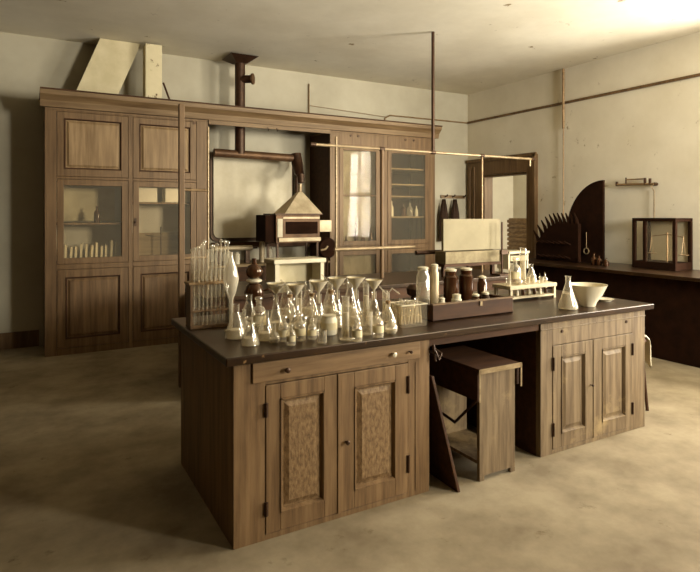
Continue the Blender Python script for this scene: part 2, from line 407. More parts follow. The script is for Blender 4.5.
ST = thing('round_stool', 'dark wooden stool mostly hidden behind the right end of the front bench', 'stool', (4.40, 3.02, 0))
MB().lathe([(.02, .585), (.15, .585), (.155, .595), (.15, .612), (.02, .615)], (4.40, 3.02, 0), 24, True, True).build('seat', M['dark'], ST, smooth=True)
for k in range(4):
    a = PI/4+k*PI/2
    MB().tube([(4.40+.11*math.cos(a), 3.02+.11*math.sin(a), .584), (4.40+.16*math.cos(a), 3.02+.16*math.sin(a), 0)], .013, 8).build('leg', M['dark'], ST)
b = MB()
n = 9; rows = []
for j, (r, z) in enumerate([(.09, .625), (.15, .624), (.172, .600), (.178, .54), (.180, .46), (.183, .40)]):
    rows.append([b.bm.verts.new((4.40+(r+.004*math.sin(i*2.1+j))*math.cos(-1.15+i*.17), 3.02+(r+.004*math.sin(i*2.1+j))*math.sin(-1.15+i*.17), z-(.04*math.sin(i*.6) if j > 3 else 0))) for i in range(n)])
for A, B in zip(rows, rows[1:]):
    for i in range(n-1): b.bm.faces.new((A[i], A[i+1], B[i+1], B[i]))
cl = b.build('white_towel', M['white'], smooth=True, org=(4.5, 2.95, .6)); md = cl.modifiers.new('t', 'SOLIDIFY'); md.thickness = .005; md.offset = 1
tag(cl, 'white towel hanging over the edge of the stool behind the bench end', 'towel')

# ------------------------------------------------------------ middle bench (behind the front bench)
MBN = thing('laboratory_bench', 'dark island bench between the front bench and the tall cupboards', 'bench', (1.35, 4.95, 0))
MB().box(1.40, 5.2, 5.0, 5.95, 0, .868).build('carcass', M['dark'], MBN, bevel=.004)
MB().box(1.35, 5.25, 4.95, 6.0, .87, .91).build('top_slab', M['top'], MBN, bevel=.005)
ZM = .911

# ------------------------------------------------------------ tall cupboard left
CY = 7.4
def tall_door_glazed(root, x0, x1, z0, z1, st, muntins=()):
    b = MB(); yf, yb = CY-.004, CY+.026
    b.box(x0, x0+st, yf, yb, z0, z1); b.box(x1-st, x1, yf, yb, z0, z1); b.box(x0+st, x1-st, yf, yb, z0, z0+st); b.box(x0+st, x1-st, yf, yb, z1-st, z1)
    for z in muntins: b.box(x0+st, x1-st, yf+.004, yb-.004, z-.012, z+.012)
    leaf = b.build('glazed_door', M['cab'], root, bevel=.003)
    MB().box(x0+st, x1-st, yf+.011, yf+.015, z0+st, z1-st).build('pane', M['pane'], leaf)
    return leaf
CL = thing('tall_cupboard', 'tall brown built-in cupboard on the left, panelled doors above and below glazed ones', 'cupboard', (.15, CY, 0))
b = MB()
xs = [(.15, .27), (1.055, 1.105), (1.89, 2.04)]
for a, c in xs: b.box(a, c, CY, CY+.03, 0, 2.86)
for a, c in ((.27, 1.055), (1.105, 1.89)):
    for z0, z1 in ((0, .08), (1.0, 1.06), (2.06, 2.09), (2.848, 2.86)): b.box(a, c, CY, CY+.03, z0, z1)
    b.box(a, c, CY+.03, YB-.04, 1.0, 1.03); b.box(a, c, CY+.03, YB-.04, 2.06, 2.09); b.box(a, c, CY+.03, YB-.04, 0, .08)
    if a < 1: b.box(a, c, CY+.08, YB-.04, 1.52, 1.545)
    else: b.box(a, c, CY+.08, YB-.04, 1.775, 1.80)  # shelf added under the boxes that mimic window reflections
b.box(.15, .18, CY+.03, YB-.01, 0, 2.86); b.box(1.065, 1.095, CY+.03, YB-.01, 0, 2.86); b.box(2.01, 2.04, CY+.03, YB-.01, 0, 2.86)
b.box(.18, 2.01, YB-.035, YB-.01, 0, 2.86); b.box(.15, 2.04, CY, YB-.01, 2.86, 2.885)
b.build('carcass', M['cab'], CL, bevel=.003)
MB().box(.185, 2.005, YB-.04, YB-.0355, 1.06, 2.05).build('inner_back', M['cer'], CL, label='pale back inside the glazed part')
for a, c in ((.275, 1.05), (1.11, 1.885)):
    panel_leaf(CL, a, c, 2.093, 2.845, CY-.004, .028, .075, M['cab'], M['dark'], M['cabp'])
    lf = panel_leaf(CL, a, c, .083, .997, CY-.004, .028, .09, M['cab'], M['dark'], M['cab'])
    gd = tall_door_glazed(CL, a, c, 1.063, 2.057, .07)
    if a > 1:
        MB().box(a+.012, a+.04, CY-.010, CY-.0045, 1.50, 1.60).build('lock_plate', M['iron'], gd)
        knob(gd, a+.026, 1.55, CY-.010, .012)
# contents of the left cupboard: thin packets, glass, stand
used = []; pk = None
for i in range(11):
    x = .37+i*.056; h = random.uniform(.22, .30); tl = (.06 if i % 2 else .03)+random.uniform(-.02, .02)
    b = MB().box(-.012, .012, -.06, .06, 0, 1)
    if pk is None: pk = b.build('packet', M['paper'])
    else: b.bm.free()
    o = pk if i == 0 else copy_tree(pk)
    o.location = (x, CY+.22, 1.032); o.scale = (1, 1, h); o.rotation_euler = (0, tl, random.uniform(-.06, .06))
    tag(o, 'thin pale packet on the lower shelf of the left cupboard, number %s from left' % ['one', 'two', 'three', 'four', 'five', 'six', 'seven', 'eight', 'nine', 'ten', 'eleven'][i], 'packet', 'packets on the cupboard shelf')
b = MB().box(.36, .96, CY+.52, CY+.54, 1.56, 1.98)
tag(b.build('framed_sheet', M['paper'], org=(.66, CY+.53, 1.546)), 'large pale sheet propped at the back of the left cupboard above the packets', 'sheet')
b = MB().lathe([(.03, 0), (.035, .01), (.035, .12), (.012, .16), (.012, .2)], (.72, CY+.2, 1.546), 12, True, True)
tag(b.build('small_bottle', M['brown'], smooth=True, org=(.72, CY+.2, 1.546)), 'small dark bottle in front of the pale sheet in the left cupboard', 'bottle')
rs = thing('retort_stand', 'dark iron stand with a ring inside the second glazed cupboard door', 'retort stand', (1.50, CY+.3, 1.031))
MB().box(1.42, 1.58, CY+.24, CY+.36, 1.031, 1.045).build('base', M['iron'], rs); MB().tube([(1.50, CY+.3, 1.045), (1.50, CY+.3, 1.48)], .008, 8).build('rod', M['iron'], rs)
MB().tube([(1.49, CY+.3, 1.36), (1.40, CY+.27, 1.36), (1.30, CY+.28, 1.38)], .007, 8).build('ring_arm', M['iron'], rs)
for x0, x1, y in ((1.19, 1.42, 'left'), (1.52, 1.80, 'right')):  # pale boxes added to imitate window reflections in the door glass
    b = MB().box(x0, x1, CY+.12, CY+.34, 1.8005, 1.985)
    tag(b.build('carton', M['cer'], bevel=.004, org=((x0+x1)/2, CY+.23, 1.8005)), 'white carton on the high shelf behind the second glazed door, the %s one' % y, 'box')
b = MB().box(1.16, 1.84, CY+.50, CY+.53, 1.0305, 1.40)
tag(b.build('wooden_tray', M['paleh'], org=(1.5, CY+.51, 1.0305)), 'shallow wooden tray stood on edge behind the iron stand in the cupboard', 'tray')

# ------------------------------------------------------------ tall cupboard right
CR = thing('tall_cupboard', 'tall brown built-in cupboard on the right, two glazed doors by the room corner', 'cupboard', (3.85, CY, 0))
b = MB()
for a, c in ((3.85, 4.0), (4.72, 4.86), (5.66, 5.79)): b.box(a, c, CY, CY+.03, 0, 2.86)
for a, c in ((4.0, 4.72), (4.86, 5.66)):
    for z0, z1 in ((0, .08), (1.10, 1.17), (2.68, 2.86)): b.box(a, c, CY, CY+.03, z0, z1)
    b.box(a, c, CY+.03, YB-.04, 1.10, 1.13); b.box(a, c, CY+.03, YB-.04, 2.70, 2.73); b.box(a, c, CY+.03, YB-.04, 0, .08)
b.box(4.77, 4.80, CY+.03, YB-.01, 0, 2.86); b.box(5.76, 5.79, CY+.03, YB-.01, 0, 2.86); b.box(3.88, 5.76, YB-.035, YB-.01, 0, 2.86)
b.box(3.85, 5.79, CY, YB-.01, 2.86, 2.885)
b.build('carcass', M['cab'], CR, bevel=.003)
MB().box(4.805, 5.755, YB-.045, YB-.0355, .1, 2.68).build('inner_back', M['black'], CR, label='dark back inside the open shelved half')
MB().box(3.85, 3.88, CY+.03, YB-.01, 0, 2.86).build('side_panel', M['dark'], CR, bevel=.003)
for z in (1.60, 1.93, 2.12, 2.37):
    MB().box(4.80, 5.76, CY+.06, YB-.04, z-.012, z+.012).build('shelf', M['paleh'], CR)
MB().box(4.0, 4.72, CY+.13, CY+.135, 1.14, 2.66).build('curtain', M['curtain'], CR, label='pale curtain behind the glass')  # pale sheet added in place of the window reflection on this door
MB().box(4.03, 4.69, CY+.09, CY+.095, .12, 1.08).build('curtain', M['curtain'], CR, label='pale curtain behind the glass')
tall_door_glazed(CR, 4.003, 4.717, 1.173, 2.677, .07, (1.93,))
tall_door_glazed(CR, 4.863, 5.657, 1.173, 2.677, .07)
tall_door_glazed(CR, 4.003, 4.717, .083, 1.097, .07)
tall_door_glazed(CR, 4.863, 5.657, .083, 1.097, .07)
def small_bottle(name, x, y, z, h, r, m, label, grp=None):
    b = MB().lathe([(r*.9, 0), (r, h*.04), (r, h*.6), (r*.35, h*.78), (r*.35, h*.94), (r*.5, h*.95), (r*.5, h)], (x, y, z), 14, True, True)
    o = b.build(name, m, smooth=True, org=(x, y, z)); tag(o, label, 'bottle', grp); return o
for i, (x, h, r, m, l) in enumerate(((5.04, .24, .035, 'cer', 'white bottle at the left of the middle shelf in the right cupboard'),
        (5.27, .20, .05, 'brown', 'round dark bottle on the middle shelf in the right cupboard, next to the white one'),
        (5.40, .22, .045, 'glassf', 'clear bottle between dark bottle and the end of the cupboard shelf'),
        (5.53, .17, .03, 'cer', 'small pale bottle at the right end of the cupboard shelf'))):
    small_bottle('cupboard_bottle', x, CY+.16, 1.613, h, r, M[m], l)
for i, (x, h, r, m, l) in enumerate(((4.16, .10, .03, 'brown', 'squat dark bottle at the left behind the curtained glass door'),
        (4.34, .30, .03, 'brown', 'tall thin dark bottle behind the curtained glass door'),
        (4.46, .14, .035, 'brown', 'small dark bottle near the middle behind the curtained glass door'),
        (4.60, .26, .034, 'brown', 'wide dark bottle at the right behind the curtained glass door'))):
    small_bottle('cupboard_bottle', x, CY+.077, 1.1315, h+.08, r, M[m], l)

# cornice over both cupboards and the gap
CN = thing('cornice', 'long wooden cornice running over both tall cupboards and the alcove', 'cornice', (.12, 7.3, 2.8))
b = MB()
b.prism([(CY-.005, 2.887), (CY-.03, 2.887), (CY-.05, 2.96), (CY-.11, 3.02), (CY-.12, 3.07), (CY-.005, 3.07)], 'x', .10, 5.84)
b.box(.12, 5.82, CY-.005, CY+.06, 2.887, 3.07)
b.build('moulding', M['cornice'], CN, bevel=.002)
MB().box(.10, 5.84, CY-.135, YB-.01, 3.0705, 3.085).build('top_board', M['dark'], CN)
b = MB(); b.box(2.045, 3.845, CY-.02, CY+.005, 2.83, 2.886); b.build('valance', M['cornice'], CN, bevel=.002)
mt = Matrix.Rotation(PI/2, 3, 'X')
for X in (1.72, 1.86, 4.2, 4.33, 5.2, 5.36):
    MB().lathe([(.018, 0), (.018, .012)], (X, CY-.0005 if X > 0 else 0, 2.83), 10, True, True, mt).build('vent_plug', M['iron'], CN)
for px in (268, 277):
    q = onY(px, CY-.03)
    MB().tube([(q.x, CY-.021, 2.845), (q.x, CY-.05, 2.82), (q.x, CY-.04, 2.80)], .007, 8).build('hook', M['iron'], CN)

# ducts on top of the left cupboard
TZ = 3.0855
def P(px, py, Y): return onY(px, Y, py)
a0, a1 = P(73, 92, 7.75), P(115, 92, 7.75); t0, t1 = P(100, 36, 7.75), P(141, 36, 7.75)
b = MB(); zt = ZC-.005
b.frustum([(a0.x, 7.75, TZ), (a1.x, 7.75, TZ), (a1.x, 7.95, TZ), (a0.x, 7.95, TZ)], [(t0.x, 7.75, zt), (t1.x, 7.75, zt), (t1.x, 7.95, zt), (t0.x, 7.95, zt)])
tag(b.build('air_duct', M['duct'], bevel=.004, org=(a0.x, 7.6, TZ)), 'broad sloping pale boxed duct rising from the cupboard top to the ceiling', 'duct')
c0, c1 = P(145.5, 92, 7.6), P(162, 92, 7.6)
b = MB().box(c0.x, c1.x, 7.6, 7.8, TZ, ZC-.03)
tag(b.build('air_duct', mat('sooted_board', (196, 182, 142), (206, 192, 152), .8, (3, 3, 3), spots=(6.5, .58, .05, (92, 66, 38))), bevel=.004, org=(c0.x, 7.7, TZ)), 'narrow upright pale boxed duct with dark soot marks on the cupboard top', 'duct')
s0, s1 = P(161, 80, 7.5), P(168, 97, 7.45)
b = MB().tube([(c1.x+.016, 7.6, TZ+.27), (c1.x+.10, 7.56, TZ+.014)], .013, 8)
tag(b.build('wooden_stick', M['dark'], org=(s1.x, 7.47, TZ)), 'short dark stick leaning on the side of the narrow upright duct', 'stick')

# ------------------------------------------------------------ alcove between the cupboards
AB = thing('side_bench', 'low dark bench with a pale edged top in the alcove between the cupboards', 'bench', (2.06, 7.42, 0))
MB().box(2.06, 3.84, 7.45, YB-.01, 0, .93).build('carcass', M['dark'], AB, bevel=.003)
MB().box(2.05, 3.845, 7.40, YB-.01, .931, .965).build('top_slab', M['paleh'], AB, bevel=.003)
ZA = .966
# white back panel with rounded lower corner
q0, q1 = P(213, 237, 8.06), P(291, 237, 8.06); zt_ = P(250, 154, 8.06).z; zb = P(250, 237.5, 8.06).z
def rrect(x0, x1, z0, z1, r):
    pts = []
    for k in range(7): a = PI+k*PI/12; pts.append((x0+r+r*math.cos(a), z0+r+r*math.sin(a)))
    pts += [(x1, z0), (x1, z1), (x0, z1)]
    return pts
wp = thing('fume_hood_back', 'large white back board with a rounded lower corner below the horizontal flue', 'board', (q0.x, 8.06, zb))
MB().prism(rrect(q0.x, q1.x, zb, zt_, .09), 'y', 8.03, 8.06).build('white_board', M['white'], wp)
MB().prism(rrect(q0.x-.035, q1.x+.035, zb-.05, zt_, .1), 'y', 8.061, 8.095).build('border', M['iron'], wp)
# ledge under the board
b = MB().box(q0.x-.04, 3.84, 7.95, 8.028, zb-.14, zb-.06)
tag(b.build('wall_ledge', M['dark'], bevel=.002, org=(q0.x, 8, zb-.1)), 'dark narrow ledge under the white back board', 'shelf')
# flue
FX = P(240, 100, 7.72)
FL = thing('flue_pipe', 'black stovepipe from ceiling plate down to the horizontal flue and the oven', 'pipe', (FX.x, 7.72, 2.45))
zh = P(240, 154, 7.72).z; hx1 = P(296, 158, 7.72); hx0 = P(214, 153, 7.72)
MB().tube([(FX.x, 7.72, ZC-.03), (FX.x, 7.72, zh)], .072, 16).build('vertical_pipe', M['iron'], FL, smooth=True)
MB().frustum([(FX.x-.2, 7.5, ZC-.02), (FX.x+.2, 7.5, ZC-.02), (FX.x+.2, 7.94, ZC-.02), (FX.x-.2, 7.94, ZC-.02)],
             [(FX.x-.08, 7.64, ZC-.10), (FX.x+.08, 7.64, ZC-.10), (FX.x+.08, 7.80, ZC-.10), (FX.x-.08, 7.80, ZC-.10)]).build('ceiling_plate', M['iron'], FL)
MB().tube([(hx0.x, 7.72, zh), (hx1.x, 7.72, zh-.02)], .058, 16).build('horizontal_pipe', M['copper'], FL, smooth=True)
zk = P(251, 80, 7.66).z
MB().tube([(FX.x, 7.70, zk), (FX.x+.13, 7.60, zk)], .055, 14).build('stub_pipe', M['iron'], FL, smooth=True)
MB().lathe([(.078, -.01), (.078, .012), (.05, .02)], (FX.x+.14, 7.59, zk), 16, True, True, Vector((.79, -.61, 0)).to_track_quat('Z', 'Y').to_matrix()).build('cap', M['copper'], FL, smooth=True)
ez = P(297, 192, 7.72).z
MB().tube([(hx1.x, 7.72, zh+.05), (hx1.x+.01, 7.70, zh-.10), (hx1.x-.03, 7.55, zh-.24), (P(301, 192, 7.16).x, 7.17, P(301, 176, 7.16).z), (P(301, 192, 7.16).x, 7.16, P(301, 183, 7.16).z)], [.075, .085, .07, .052, .046], 14).build('elbow', M['iron'], FL, smooth=True)
MB().tube([(q1.x+.07, 8.0, zh-.08), (q1.x+.07, 8.0, zb-.05)], .03, 10).build('drain_pipe', M['iron'], FL, smooth=True)

# oven with hood
OY = 6.95
o0, o1 = P(266, 215, OY), P(320, 240, OY)
OZ0, OZ1 = P(290, 243, OY).z, P(290, 215, OY).z
OV = thing('drying_oven', 'small metal drying oven on legs with a tall conical hood in the alcove', 'oven', ((o0.x+o1.x)/2, OY+.2, ZA))
ox0, ox1 = P(276, 215, OY).x, P(320, 215, OY).x
# lower stand table for the oven
b = MB(); b.box(ox0, ox1, OY, OY+.40, OZ0, OZ1); b.build('body', M['copper'], OV, bevel=.006)
b = MB(); b.box(ox0+.14, ox1-.04, OY-.014, OY-.001, OZ0+.12, OZ1-.09); b.build('door', M['black'], OV, bevel=.003)
b = MB(); b.box(ox0+.02, ox0+.09, OY-.010, OY-.001, OZ0+.08, OZ1-.05); b.build('label_plate', M['white'], OV)
b = MB(); b.box(ox0+.03, ox1, OY-.03, OY-.001, OZ0+.02, OZ0+.07); b.build('front_ledge', M['tin'], OV, bevel=.003)
b = MB(); b.box(ox0+.10, ox1-.01, OY-.012, OY-.001, OZ1-.05, OZ1-.025); b.build('trim_strip', M['tin'], OV)
b = MB(); b.box(ox0-.02, ox1+.03, OY-.02, OY+.42, OZ1+.001, OZ1+.02); b.build('top_plate', M['iron'], OV, bevel=.003)
ap = P(300, 192, OY+.2)
cx, cz = (ox0+ox1)/2+.02, OZ1+.02
k0, k1 = P(286, 215, OY), P(322, 215, OY)
b = MB(); b.frustum([(k0.x-.02, OY-.01, cz), (k1.x, OY-.01, cz), (k1.x, OY+.40, cz), (k0.x-.02, OY+.40, cz)],
                    [(ap.x-.03, OY+.18, ap.z), (ap.x+.03, OY+.18, ap.z), (ap.x+.03, OY+.24, ap.z), (ap.x-.03, OY+.24, ap.z)])
b.build('hood', M['tin'], OV, bevel=.003)
b = MB(); b.tube([(ap.x, OY+.21, ap.z-.02), (ap.x+.005, OY+.21, P(301, 184, 7.16).z)], .03, 12); b.build('chimney', M['bright'], OV, smooth=True)
for x, y in ((ox0+.03, OY+.03), (ox1-.03, OY+.03), (ox0+.03, OY+.37), (ox1-.03, OY+.37)):
    MB().box(x-.014, x+.014, y-.014, y+.014, .0, OZ0-.001).build('leg', M['iron'], OV)
b = MB().box(ox1+.005, ox1+.19, OY+.02, OY+.25, OZ0+.14, OZ0+.30); b.build('side_box', M['tin'], OV, bevel=.004)
# dark motor like wheel under the side box
wx = P(327, 250, OY); wz = wx.z
W = thing('hand_blower', 'dark round hand blower with a pale spout beside the oven legs', 'blower', (ox1+.15, OY+.1, 0))
mt = Matrix.Rotation(PI/2, 3, 'X')
MB().lathe([(.02, -.05), (.13, -.04), (.15, 0), (.13, .04), (.02, .05)], (ox1+.16, OY+.1, wz+.02), 24, True, True, mt).build('drum', M['black'], W, smooth=True)
MB().tube([(ox1+.02, OY+.02, wz+.0), (ox1+.1, OY+.03, wz+.01), (ox1+.14, OY+.04, wz+.05)], .014, 8).build('spout', M['bright'], W)
MB().tube([(ox1+.16, OY+.1, wz-.12), (ox1+.16, OY+.1, 0)], .02, 8).build('post', M['iron'], W)
# left dark box of the oven
lb0, lb1 = P(265, 215, OY+.06), P(275, 240, OY+.06)
MB().box(lb0.x, ox0-.003, OY+.04, OY+.4, OZ0+.02, OZ1).build('side_shield', M['black'], OV)

# things on the side bench
b = MB()
hz = P(240, 248, 7.6)
hs = thing('steam_still', 'small horizontal pale cylinder still on black supports under the white board', 'still', (P(222, 262, 7.6).x, 7.6, ZA))
MB().tube([(P(214, 248, 7.6).x, 7.6, hz.z), (P(252, 248, 7.6).x, 7.6, hz.z)], .035, 12).build('cylinder', M['tin'], hs, smooth=True)
for px in (219, 247): MB().box(P(px, 0, 7.6).x-.03, P(px, 0, 7.6).x+.03, 7.56, 7.64, ZA, hz.z-.036).build('support', M['iron'], hs)
MB().tube([(P(252, 248, 7.6).x-.0, 7.6, hz.z), (P(257, 248, 7.6).x, 7.6, hz.z)], .014, 8).build('nozzle', M['iron'], hs)
for i, (px, hh, r, m, l) in enumerate(((228, .18, .05, 'cer', 'white jar under the horizontal still'), (237, .16, .04, 'cer', 'pale jar second from the left under the still'),
        (262, .34, .04, 'tin', 'pale upright canister standing right of the horizontal still'), (270, .22, .05, 'glassf', 'clear bottle on the alcove bench by the oven legs'))):
    q = P(px, 262, 7.5 if i < 2 else 7.62)
    b = MB().lathe([(r, 0), (r, hh*.8), (r*.6, hh*.9), (r*.6, hh)], (q.x, q.y, ZA), 14, True, True)
    tag(b.build('jar' if i < 3 else 'bottle', M[m], smooth=True, org=(q.x, q.y, ZA)), l, 'jar' if i < 3 else 'bottle')

# ------------------------------------------------------------ coat rail with aprons beside the right cupboard
CRL = thing('coat_rail', 'thin wooden peg rail on the back wall between cupboard and door frame', 'rail', (5.9, YB-.02, 1.9))
zr = P(455, 197, YB).z
MB().box(P(438, 0, YB).x+.05, P(464, 0, YB).x, YB-.028, YB-.002, zr-.03, zr+.03).build('board', M['cornice'], CRL, bevel=.003)
for px in (444, 451.5, 462): 
    q = P(px, 197, YB); MB().tube([(q.x, YB-.029, zr), (q.x, YB-.09, zr+.01), (q.x, YB-.10, zr+.04)], .012, 8).build('peg', M['iron'], CRL)
for px, wd, l in ((442.8, .098, 'black apron hanging from the rail next to the cupboard'), (454, .098, 'black apron hanging from the rail nearer the room corner')):
    q = P(px, 197, YB-.07); b = MB(); rows = []
    for j in range(7):
        z = zr-.045-j*.125; hw = wd*(.25, .62, .9, 1, 1.02, 1, 1.05)[j]; 
        rows.append([b.bm.verts.new((q.x+hw*math.sin(2*PI*k/16)*1.0, YB-.10+.04*math.cos(2*PI*k/16)*(1+.25*math.sin(k*2.6+j*.3)), z)) for k in range(16)])
    for A, B in zip(rows, rows[1:]):
        for k in range(16): b.bm.faces.new((A[k], A[(k+1) % 16], B[(k+1) % 16], B[k]))
    b.bm.faces.new(rows[0]); b.bm.faces.new(rows[-1])
    tag(b.build('apron', M['cloth'], smooth=True, org=(q.x, YB-.08, zr)), l, 'apron')

# ------------------------------------------------------------ gas pipes
PY = 5.5
def pipe(name, label, pts, r=.012, m='pipe', fit=True):
    t = thing(name, label, 'pipe', pts[0]) if fit else None
    b = MB().tube(pts, r, 10)
    o = b.build('tube' if fit else name, M[m], t, smooth=True) if fit else tag(b.build(name, M[m], smooth=True, org=pts[0]), label, 'pipe')
    if fit:
        for p in (pts[0], pts[-1]):
            MB().lathe([(r*1.6, -.02), (r*1.7, 0), (r*1.6, .02)], p, 10, True, True).build('fitting', M['iron'], t, smooth=True)
    return t or o
RZ = 2.40
q = onY(181.5, PY)
FR = thing('pipe_stand', 'tall wooden post stand with two short cross pipes at the left of the middle bench', 'stand', (q.x, PY, 0))
MB().box(q.x-.026, q.x+.026, PY-.026, PY+.026, 0, onY(181, PY, 104).z).build('post', M['cab'], FR, bevel=.004)
q2 = onY(208, PY)
MB().tube([(q2.x, PY, ZM), (q2.x, PY, onY(208, PY, 127).z)], .012, 10).build('upright_pipe', M['bright'], FR, smooth=True)
for py in (190, 258):
    z = onY(190, PY, py).z
    MB().tube([(q.x+.026, PY, z), (q2.x-.012, PY, z)], .014, 10).build('cross_pipe', M['pipe'], FR, smooth=True)
GR = thing('gas_piping', 'overhead gas piping on slim uprights standing on the middle bench', 'pipe frame', (onY(335, PY).x, PY, ZM))
ra = onY(312, PY).x; rb = onY(535, PY).x
MB().tube([(ra, PY, RZ), (rb, PY, RZ)], .016, 10).build('top_pipe', M['bright'], GR, smooth=True)
for px, m in ((336, 'bright'), (382, 'cab'), (482, 'pipe')):
    x = onY(px, PY).x
    MB().tube([(x, PY, ZM), (x, PY, RZ+(.1 if px == 336 else 0))], .022 if px == 382 else .014, 10).build('upright', M[m], GR, smooth=True)
x0 = onY(333, PY).x; x1 = onY(413, PY).x
MB().tube([(x0, PY-.035, 1.262), (x1, PY-.035, 1.262)], .018, 10).build('cross_pipe', M['bright'], GR, smooth=True)
for px in (313, 382, 433, 482, 533):
    x = onY(px, PY).x
    b = MB().tube([(x-.03, PY, RZ), (x+.03, PY, RZ)], .024, 10); b.build('fitting', M['iron'], GR, smooth=True)
x = onY(433, PY).x
MB().tube([(x, PY, RZ+.01), (x, PY, ZC-.005)], .021, 10).build('feed_pipe', M['iron'], GR, smooth=True)
x = onY(530, PY).x
MB().tube([(x, PY, RZ-.01), (x, PY, RZ-.10)], .012, 8).build('drop', M['bright'], GR)
# short frame with a bend at the right of the alcove
p0, p1 = onY(412, 5.5), onY(439, 5.5); zb2 = onY(425, 5.42, 252.5).z
b = MB().tube([(p0.x, 5.42, zb2), (p1.x-.05, 5.42, zb2), (p1.x-.012, 5.42, zb2-.02), (p1.x, 5.42, zb2-.06), (p1.x, 5.42, ZM+.001)], .028, 12)
tag(b.build('bent_pipe', M['iron'], smooth=True, org=(p1.x, 5.3, ZM)), 'thick dark pipe bent down to the middle bench left of the white panel', 'pipe')
p0 = onY(411, 5.34)
b = MB().box(p0.x-.02, p0.x+.02, 5.28, 5.32, ZM, onY(411, 5.3, 270).z); b.bm.free()
# conduits on the back wall
z1 = onY(420, YB-.02, 119).z
b = MB().tube([(onY(309, YB-.02).x, YB-.02, ZC-.02-.15), (onY(309, YB-.02).x, YB-.02, 3.1)], .010, 8)
tag(b.build('wall_conduit', M['pipe'], org=(onY(309, YB).x, YB-.02, 3.1)), 'short vertical conduit high on the back wall left of the right cupboard', 'pipe')
xa = onY(386, YB-.02).x; xb = XR-.03
b = MB().tube([(xa-.03, YB-.02, 3.12), (xa-.02, YB-.02, z1-.05), (xa+.08, YB-.02, z1+.01), (xb-.6, YB-.02, 3.34), (xb, YB-.02, 3.34)], .012, 8)
tag(b.build('wall_conduit', M['pipe'], org=(xa, YB-.02, 3.12)), 'long thin conduit running along the back wall above the right cupboard to the corner', 'pipe')
b = MB().tube([(onY(310, YB-.02).x, YB-.02, 3.36), (xa, YB-.02, 3.30)], .005, 6)
tag(b.build('wall_wire', M['pipe'], org=(xa, YB-.02, 3.3)), 'faint wire sagging along the back wall between the two conduits', 'wire')
q = onX(564, XR-.02, 72)
b = MB().tube([(XR-.035, q.y, ZC-.01), (XR-.035, q.y, 2.95)], .02, 8); b.tube([(XR-.035, q.y, 2.95), (XR-.035, q.y, 1.0)], .009, 8)
tag(b.build('wall_conduit', M['pipe'], org=(XR-.03, q.y, 1)), 'vertical conduit down the right wall above the dark pegged rack', 'pipe')

# ------------------------------------------------------------ right wall bench and what stands on it
WB = thing('wall_bench', 'long dark bench along the right wall', 'bench', (6.2, 4.2, 0))
MB().box(6.24, XR-.005, .6, 6.1, 0, .93).build('carcass', M['black'], WB, bevel=.004)
MB().box(6.16, XR-.005, .55, 6.2, .931, .97).build('top_slab', M['top'], WB, bevel=.004)
ZW = .971
# quarter round board
XQ = 6.78
qa, qt = onX(603, XQ, 180), onX(573, XQ, 240)
q = thing('curved_board', 'large black board with a quarter round top leaning by the right wall', 'board', (XQ, qa.y, ZW))
Rr = qt.y+.12-qa.y; zc = qa.z-Rr*1.25
poly = [(qa.y, ZW), (qa.y, qa.z)]
for k in range(1, 15):
    a = k/14*PI/2; poly.append((qa.y+Rr*math.sin(a), zc+(qa.z-zc)*math.cos(a)))
poly.append((qa.y+Rr, ZW))
MB().prism(poly, 'x', XQ, XQ+.04).build('panel', M['black'], q, bevel=.003)
q3 = onX(586, XQ-.02, 251); 
b = MB(); pts = [(XQ-.015, q3.y+.04*math.cos(a*PI/8), q3.z+.04*math.sin(a*PI/8)) for a in range(17)]; b.tube(pts, .008, 8); b.build('ring_handle', M['bright'], q, smooth=True)
b = MB(); b.tube([(XQ-.012, q3.y, q3.z+.04), (XQ-.012, q3.y, q3.z+.26)], .004, 6); b.build('cord', M['pipe'], q)
# pegged drying rack
XP = 6.62
y0, y1 = onX(578, XP).y, onX(536, XP).y
pr = thing('pegged_rack', 'black drying rack bristling with slanting pegs between door frame and curved board', 'rack', (XP, (y0+y1)/2, ZW))
n = 16; poly = [(y0, ZW)]
zt0 = onX(560, XP, 222).z
for k in range(n+1):
    s = k/n; y = y0+(y1-y0)*s; poly.append((y, zt0-.02-.26*max(0, s-.45)**2*4))
poly.append((y1, ZW))
MB().prism(poly, 'x', XP, XP+.06).build('board', M['black'], pr)
for k in range(11):
    s = (k+.5)/11; y = y0+(y1-y0)*s; zz = zt0-.06-.26*max(0, s-.45)**2*4
    lean = .05+.06*s
    MB().tube([(XP+.03, y, zz), (XP+.03, y+lean*.3, zz+.09), (XP+.03, y+lean, zz+.19)], [.030, .024, .008], 8).build('peg', M['black'], pr, smooth=True)
for r in range(3):
    for k in range(6):
        y = y0+.08+(y1-y0-.16)*(k+.5)/6; zz = zt0-.32-.2*r
        MB().tube([(XP+.002, y, zz), (XP-.12, y+.01, zz+.05)], [.014, .008], 6).build('peg', M['black'], pr)
# small bottles at the foot
for i, (px, h, l) in enumerate(((594, .16, 'short dark bottle at the foot of the curved board'), (599, .13, 'smallest dark bottle on the wall bench, right of the curved board'), (606, .10, 'squat dark pot on the wall bench right of the curved board'))):
    q = onX(px, 6.55); small_bottle('dark_bottle', 6.55, q.y, ZW, h, .035, M['brown'], l)
